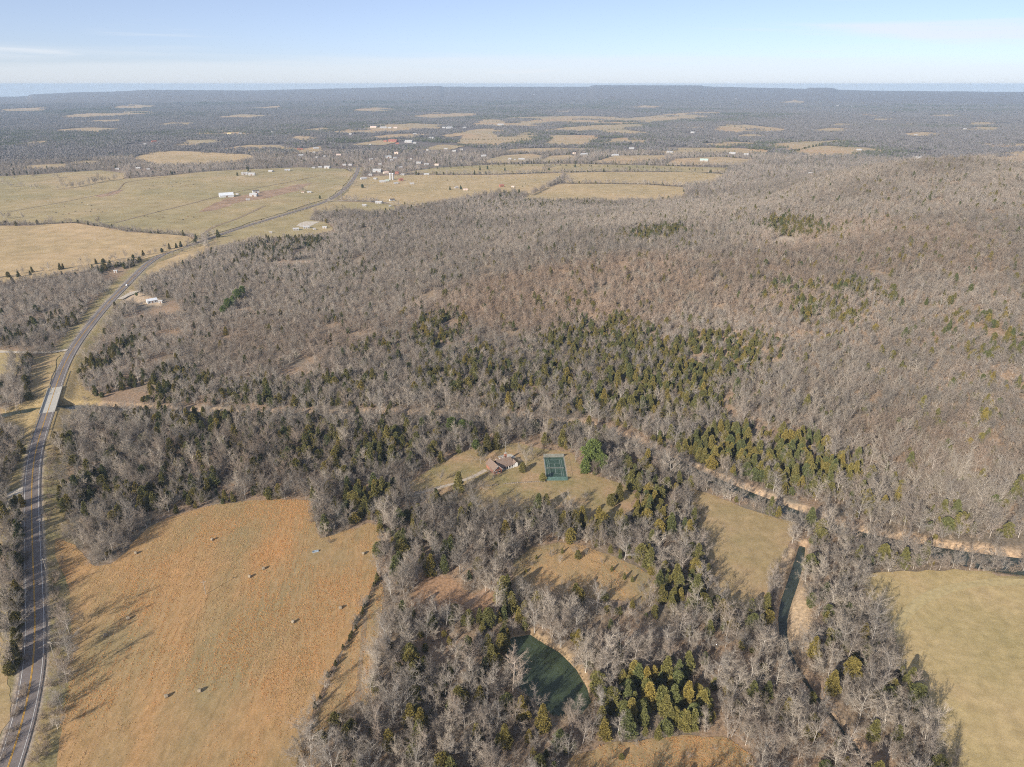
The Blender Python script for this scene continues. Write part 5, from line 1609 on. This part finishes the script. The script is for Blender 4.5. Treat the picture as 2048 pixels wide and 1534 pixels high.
MB().add([(-9.95, -8.03, 2.95), (-6.42, -8.03, 6.47), (-2.9, -8.03, 2.95), (-2.9, -8.03, 3.2), (-6.42, -8.03, 6.75), (-9.95, -8.03, 3.2), (-9.95, -7.99, 2.95), (-6.42, -7.99, 6.47), (-2.9, -7.99, 2.95), (-2.9, -7.99, 3.2), (-6.42, -7.99, 6.75), (-9.95, -7.99, 3.2)],
         [(0, 1, 4, 5), (1, 2, 3, 4), (6, 11, 10, 7), (7, 10, 9, 8), (0, 6, 7, 1), (1, 7, 8, 2), (5, 4, 10, 11), (4, 3, 9, 10)]).build('bargeboard', trim, H)
ch = MB().box(5.2, 6.8, 4.3, 5.4, -.8, 7.2).build('chimney', walls['b'], H)
MB().box(5.05, 6.95, 4.15, 5.55, 7.2, 7.45).build('chimney_cap', concrete, ch)
for x in (-1.6, 1.6, 4.4):
    dm = MB().gable_walls(x - .7, x + .7, 2.0, 4.4, 3.6, 5.0, .5, 'y').build('dormer', trim, H)
    MB().gable_roof(x - .7, x + .7, 2.0, 4.4, 5.02, .5, .15, .1, 'y').build('dormer_roof', tan_roof, dm)
tag(sheet('patio', house_c + np.array([(-1, 8), (5, 9), (9, 13), (5, 17), (-3, 14)]), concrete, 3, .13, 0), 'pale paved patio behind the brick house', 'patio', kind='structure')
# lamp post behind the house
c = up_([(1011, 905)])[0]
e = tag(empty('lamp_post', (c[0], c[1], float(hz(np.array([c[0]]), np.array([c[1]]))[0]))), 'slim grey lamp post behind the brick house', 'lamp post')
MB().tube((0, 0, -.3), (0, 0, 7.5), .09, .06, 10).build('pole', steel, e)
MB().box(-.25, .25, -.2, .2, 7.5, 7.75).build('lamp_head', steel, e)

# ------------------------------------------------------------------ tennis court
near = 0.5 * (court_q[2] + court_q[3]); farp = 0.5 * (court_q[0] + court_q[1])
cl = float(np.hypot(*(farp - near))); cw = 0.5 * float(np.hypot(*(court_q[1] - court_q[0])) + np.hypot(*(court_q[2] - court_q[3])))
cang = math.atan2(farp[1] - near[1], farp[0] - near[0]) - math.pi / 2
T = tag(empty('tennis_court', (court_c[0], court_c[1], PAD_Z[0]), cang), 'green tennis court with white lines and a teal windscreen', 'tennis court')
court_m = plain('court_green', (0.052, 0.088, 0.068), .85, .35, .35)
MB().box(-cw / 2, cw / 2, -cl / 2, cl / 2, -.6, .14).build('surface', court_m, T)
lw, ll = cw * .36, cl * .39
faded = plain('faded_line', (0.36, 0.40, 0.36), .8, .3, 1.0)


def line(x0, x1, y0, y1):
    MB().add([(x0, y0, .155), (x1, y0, .155), (x1, y1, .155), (x0, y1, .155)], [(0, 1, 2, 3)]).build('court_line', faded, T)


for x in (-lw, -lw * .75, lw * .75, lw):
    line(x - .06, x + .06, -ll, ll)
for y in (-ll, ll):
    line(-lw + .09, lw - .09, y - .06, y + .06)
for y in (-ll * .54, ll * .54):
    line(-lw * .74, lw * .74, y - .05, y + .05)
line(-.07, .07, -ll * .53, ll * .53)
nt = MB().box(-lw - .5, lw + .5, -.02, .02, .25, 1.0).build('net', plain('net', (.12, .13, .12)), T)
for s in (-1, 1):
    MB().tube((s * (lw + .6), 0, .1), (s * (lw + .6), 0, 1.15), .06, .06, 8).build('net_post', steel, T)
stone_kerb = plain('court_kerb', (0.24, 0.23, 0.20), .9)
teal = plain('windscreen', (0.075, 0.130, 0.118), .85, .25, 1.0)
MB().box(-cw / 2, cw / 2, -cl / 2 - .12, -cl / 2 - .07, .1, 2.7).build('windscreen', teal, T)
o = MB().box(-cw / 2, cw / 2, cl / 2 + .07, cl / 2 + .12, .1, 2.7).build('windscreen', plain('old_screen', (0.20, 0.195, 0.165), .9, .25, .8), T); o['label'] = 'weathered grey rear screen'
for s in (-1, 1):
    MB().box(s * cw / 2 - .2, s * cw / 2 + .2, -cl / 2, cl / 2, -.4, .17).build('kerb', stone_kerb, T)
    MB().tube((s * cw / 2, -cl / 2, 3.0), (s * cw / 2, cl / 2, 3.0), .05, .05, 6).build('top_rail', steel, T)
    for i in range(9):
        y = -cl / 2 + cl * i / 8
        MB().tube((s * cw / 2, y, -.3), (s * cw / 2, y, 3.05), .05, .05, 6).build('fence_post', steel, T)

# low stone wall along the lawn
Lw = resample(up_([(972, 973), (1000, 969), (1040, 966), (1075, 964), (1090, 964.5)]), 1.1)
stone = plain('field_stone', (0.25, 0.205, 0.155), .95, .3, 1.2)
Wl = tag(empty('stone_wall', (0, 0, 0)), 'low rough stone wall crossing the lawn', 'wall')
mb = MB()
wz = hz(Lw[:, 0], Lw[:, 1])
for i in range(len(Lw)):
    if vnoise(np.array([i / 4.]), np.array([0.]), 9)[0] < .2:
        continue
    s = rng.uniform(.35, .55); hh = rng.uniform(.4, .8)
    mb.box(Lw[i, 0] - s, Lw[i, 0] + s, Lw[i, 1] - .3, Lw[i, 1] + .3, wz[i] - .2, wz[i] + hh)
mb.build('stones', stone, Wl)

# ------------------------------------------------------------------ hay bales, poles, car, cattle
straw_m = plain('weathered_hay', (0.29, 0.235, 0.165), .95, .25, 6.0)
n = 22; rad_, hw_ = .78, .66
v = []; f = []
prof = [(-hw_, .0), (-hw_, .45), (-hw_ * .97, rad_ * .86), (-hw_ * .82, rad_ * .98), (-hw_ * .3, rad_), (hw_ * .3, rad_ * .985), (hw_ * .82, rad_ * .98), (hw_ * .97, rad_ * .86), (hw_, .45), (hw_, .0)]
for x, r_ in prof:
    for i in range(n):
        a = 2 * math.pi * i / n
        rr_ = max(r_, .01)
        v.append((x + random.uniform(-.015, .015), math.cos(a) * rr_, math.sin(a) * rr_ * (.96 if math.sin(a) < 0 else 1) + rad_ * .94))
for k in range(len(prof) - 1):
    for i in range(n):
        f.append((k * n + i, k * n + (i + 1) % n, (k + 1) * n + (i + 1) % n, (k + 1) * n + i))
bale0 = mesh_obj('hay_bale', v, f, straw_m, link=False)
BALES = [(425, 1081, 'at the top middle of the hay field'), (272, 1108, 'near the upper left corner of the hay field'), (527, 1139, 'right one of the pair in mid field'), (500, 1155, 'left one of the pair in mid field'), (257, 1239, 'upper of two near the left roadside edge'),
         (211, 1273, 'lower of two near the left roadside edge'), (587, 1246, 'left of the two towards the hedgerow'), (681, 1218, 'right one, closest to the hedgerow'), (400, 1384, 'right one of the two lowest bales'), (333, 1395, 'lowest and leftmost of the two bottom bales'), (727, 1109, 'dark one in the upper right corner of the hay field')]
for px, py, lb in BALES:
    c = up_([(px, py)])[0]
    o = bpy.data.objects.new('hay_bale', bale0.data); C.objects.link(o)
    o.location = (c[0], c[1], float(hz(np.array([c[0]]), np.array([c[1]]))[0]) + .05)
    o.rotation_euler = (0, 0, rng.uniform(-.6, .9)); o.scale = (1.0,) * 3
    tag(o, 'round grey-straw hay bale, ' + lb, 'hay bale', 'round hay bales')
# blue-grey stock trough
c = up_([(631, 1104)])[0]
e = tag(empty('stock_trough', (c[0], c[1], float(hz(np.array([c[0]]), np.array([c[1]]))[0])), .4), 'small blue-grey stock trough in the hay field', 'trough')
tm = plain('trough_steel', (.30, .36, .42), .5)
MB().box(-1.5, 1.5, -.5, -.42, .1, .75).box(-1.5, 1.5, .42, .5, .1, .75).box(-1.5, -1.42, -.42, .42, .1, .75).box(1.42, 1.5, -.42, .42, .1, .75).box(-1.42, 1.42, -.42, .42, .1, .2).build('basin', tm, e)
for x in (-1.3, 1.3):
    MB().box(x - .06, x + .06, -.45, .45, -.1, .1).build('foot', steel, e)

pole_m = plain('pole_wood', (.34, .30, .25), .9, .2, 1.0)
POLES = [(112, 1324, 10.5, 'beside the highway at the lower left'), (97, 1155, 10.5, 'beside the shaded stretch of highway'), (412, 1189, 8.0, 'alone in the middle of the hay field'), (143, 607, 10.5, 'in the clearing left of the highway'), (216, 580, 10.5, 'left of the highway near the far bend'), (28, 794, 10.5, 'in the trees left of the bridge'), (92, 668, 10.5, 'in the woods above the side lane')]
for px, py, hh, lb in POLES:
    c = up_([(px, py)])[0]
    e = tag(empty('utility_pole', (c[0], c[1], float(hz(np.array([c[0]]), np.array([c[1]]))[0])), rng.uniform(-.3, .3)), 'wooden utility pole ' + lb, 'utility pole', 'utility poles')
    MB().tube((0, 0, -.8), (0, 0, hh), .17, .11, 10).build('pole', pole_m, e)
    a = MB().box(-1.2, 1.2, -.08, .08, hh - .9, hh - .74).build('crossarm', pole_m, e)
    for x in (-1.05, -.4, .4, 1.05):
        MB().tube((x, 0, hh - .74), (x, 0, hh - .55), .05, .07, 8).build('insulator', steel, a)

# white pickup on the highway
ci = int(np.argmin(((road_f[:, :2] - up_([(250, 573)])[0]) ** 2).sum(1)))
tv = road_f[ci + 1, :2] - road_f[ci, :2]; tv /= np.linalg.norm(tv)
cp = road_f[ci, :2] + np.array([tv[1], -tv[0]]) * 1.8
car = tag(empty('car', (cp[0], cp[1], road_f[ci, 2] + .02), math.atan2(tv[1], tv[0])), 'white car driving on the highway by the pull-off', 'car')
cpaint = plain('white_car_paint', (.80, .80, .79), .25, .03, 1, .5); rubber = plain('rubber', (.03, .03, .03))
prof = [(-2.25, .38), (-2.3, .75), (-2.15, .95), (-1.75, 1.0), (-1.2, 1.42), (.3, 1.45), (1.0, 1.0), (1.95, .9), (2.25, .7), (2.25, .38)]
v = [(x, s * (.88 if z < 1.1 else .70), z) for s in (-1, 1) for x, z in prof]
m_ = len(prof)
MB().add(v, [tuple(range(m_)), tuple(range(2 * m_ - 1, m_ - 1, -1))] + [(i, m_ + i, m_ + (i + 1) % m_, (i + 1) % m_) for i in range(m_)]).build('body', cpaint, car)
for s in (-1, 1):
    MB().add([(-1.25, s * .885, 1.02), (.75, s * .885, 1.02), (.25, s * .735, 1.38), (-1.1, s * .735, 1.38), (-1.25, s * .84, 1.02), (.75, s * .84, 1.02), (.25, s * .70, 1.38), (-1.1, s * .70, 1.38)],
             [(0, 1, 2, 3), (7, 6, 5, 4), (0, 4, 5, 1), (1, 5, 6, 2), (2, 6, 7, 3), (3, 7, 4, 0)]).build('window', glass, car)
    MB().box(2.2, 2.28, s * .7 - .16, s * .7 + .16, .6, .75).build('headlight', glass, car)
    for x in (-1.4, 1.4):
        w_ = MB().tube((x, s * .72, .34), (x, s * .92, .34), .34, .34, 16).build('wheel', rubber, car)
        MB().tube((x, s * .9, .34), (x, s * .935, .34), .2, .2, 12).build('rim', steel, w_)
MB().add([(.95, -.68, 1.04), (.95, .68, 1.04), (.36, .6, 1.42), (.36, -.6, 1.42), (1.0, -.68, 1.06), (1.0, .68, 1.06), (.41, .6, 1.44), (.41, -.6, 1.44)], [(3, 2, 1, 0), (4, 5, 6, 7), (0, 1, 5, 4), (1, 2, 6, 5), (2, 3, 7, 6), (3, 0, 4, 7)]).build('windscreen', glass, car)

# cattle: one skinned body
sk = [((-.95, 0, 1.15), .30), ((-.35, 0, 1.12), .40), ((.35, 0, 1.10), .42), ((.75, 0, 1.18), .34), ((1.15, 0, 1.2), .22), ((1.42, 0, 1.12), .17), ((1.72, 0, .92), .10),
      ((-.85, .24, .85), .17), ((-.95, .24, .42), .08), ((-.90, .24, .02), .07), ((-.85, -.24, .85), .17), ((-.95, -.24, .42), .08), ((-.90, -.24, .02), .07),
      ((.62, .22, .8), .15), ((.64, .22, .4), .08), ((.62, .22, .02), .07), ((.62, -.22, .8), .15), ((.64, -.22, .4), .08), ((.62, -.22, .02), .07), ((-1.22, 0, 1.1), .05), ((-1.28, 0, .6), .04), ((1.4, .24, 1.24), .05), ((1.4, -.24, 1.24), .05)]
ed = [(0, 1), (1, 2), (2, 3), (3, 4), (4, 5), (5, 6), (0, 7), (7, 8), (8, 9), (0, 10), (10, 11), (11, 12), (2, 13), (13, 14), (14, 15), (2, 16), (16, 17), (17, 18), (0, 19), (19, 20), (5, 21), (5, 22)]
me = bpy.data.meshes.new('cow_frame'); me.from_pydata([s[0] for s in sk], ed, []); me.update()
tmp = bpy.data.objects.new('cow_frame', me); C.objects.link(tmp)
tmp.modifiers.new('skin', 'SKIN')
for i, s in enumerate(sk):
    me.skin_vertices[0].data[i].radius = (s[1], s[1])
me.skin_vertices[0].data[0].use_root = True
tmp.modifiers.new('sub', 'SUBSURF').levels = 1
bpy.context.view_layer.update()
cow_me = bpy.data.meshes.new_from_object(tmp.evaluated_get(bpy.context.evaluated_depsgraph_get()))
bpy.data.objects.remove(tmp)
cow_m = [plain('black_hide', (.025, .022, .02), .8), plain('brown_hide', (.14, .06, .035), .8), plain('pale_hide', (.5, .44, .36), .8)]
cows = [cow_me.copy() for _ in range(3)]
for a, b in zip(cows, cow_m):
    a.materials.clear(); a.materials.append(b)
COWS = [('in the left pasture herd', [(112, 427), (126, 430), (138, 429), (151, 424), (172, 425), (181, 424), (183, 421), (197, 420), (205, 425), (176, 411), (183, 413), (164, 407), (129, 415)]),
        ('in the upper pasture herd', [(378, 363), (368, 364), (373, 373), (387, 370), (307, 373), (326, 367), (299, 379), (317, 389), (353, 366), (336, 371), (345, 374), (361, 369)]),
        ('in the lower pasture herd', [(295, 435), (289, 434), (318, 440), (326, 436), (376, 435), (387, 436), (367, 441), (316, 424)]), ('near the far pasture treeline', [(240, 346), (260, 348), (232, 345)])]
for where, pts in COWS:
    pts = sorted(pts)
    for i, (px, py) in enumerate(pts):
        c = up_([(px, py)])[0]
        ci_ = int(rng.choice(3, p=[.75, .2, .05]))
        o = bpy.data.objects.new('cow', cows[ci_]); C.objects.link(o)
        o.location = (c[0], c[1], float(hz(np.array([c[0]]), np.array([c[1]]))[0]) + .45)
        o.rotation_euler = (0, 0, rng.uniform(0, 6.28)); o.scale = (1.15,) * 3
        tag(o, '%s cow grazing %s, %s from the left' % (('black', 'brown', 'pale')[ci_], where, ORD[i]), 'cow', 'grazing cattle')

# ------------------------------------------------------------------ haze
S = 17800
hb = MB().box(-S, S, -S, S, -260, 227)
haze = bpy.data.materials.new('haze'); haze.use_nodes = True
hn, hl = haze.node_tree.nodes, haze.node_tree.links
hn.clear()
ho = hn.new('ShaderNodeOutputMaterial'); pv = hn.new('ShaderNodeVolumePrincipled')
pv.inputs['Color'].default_value = (0.58, 0.77, 1.0, 1)
pv.inputs['Anisotropy'].default_value = 0.0
pv.inputs['Density'].default_value = 0.000062
hl.new(pv.outputs[0], ho.inputs['Volume'])
ho_ = hb.build('haze', haze)
tag(ho_, 'thin blue haze in the air over the whole valley', 'haze', kind='stuff')
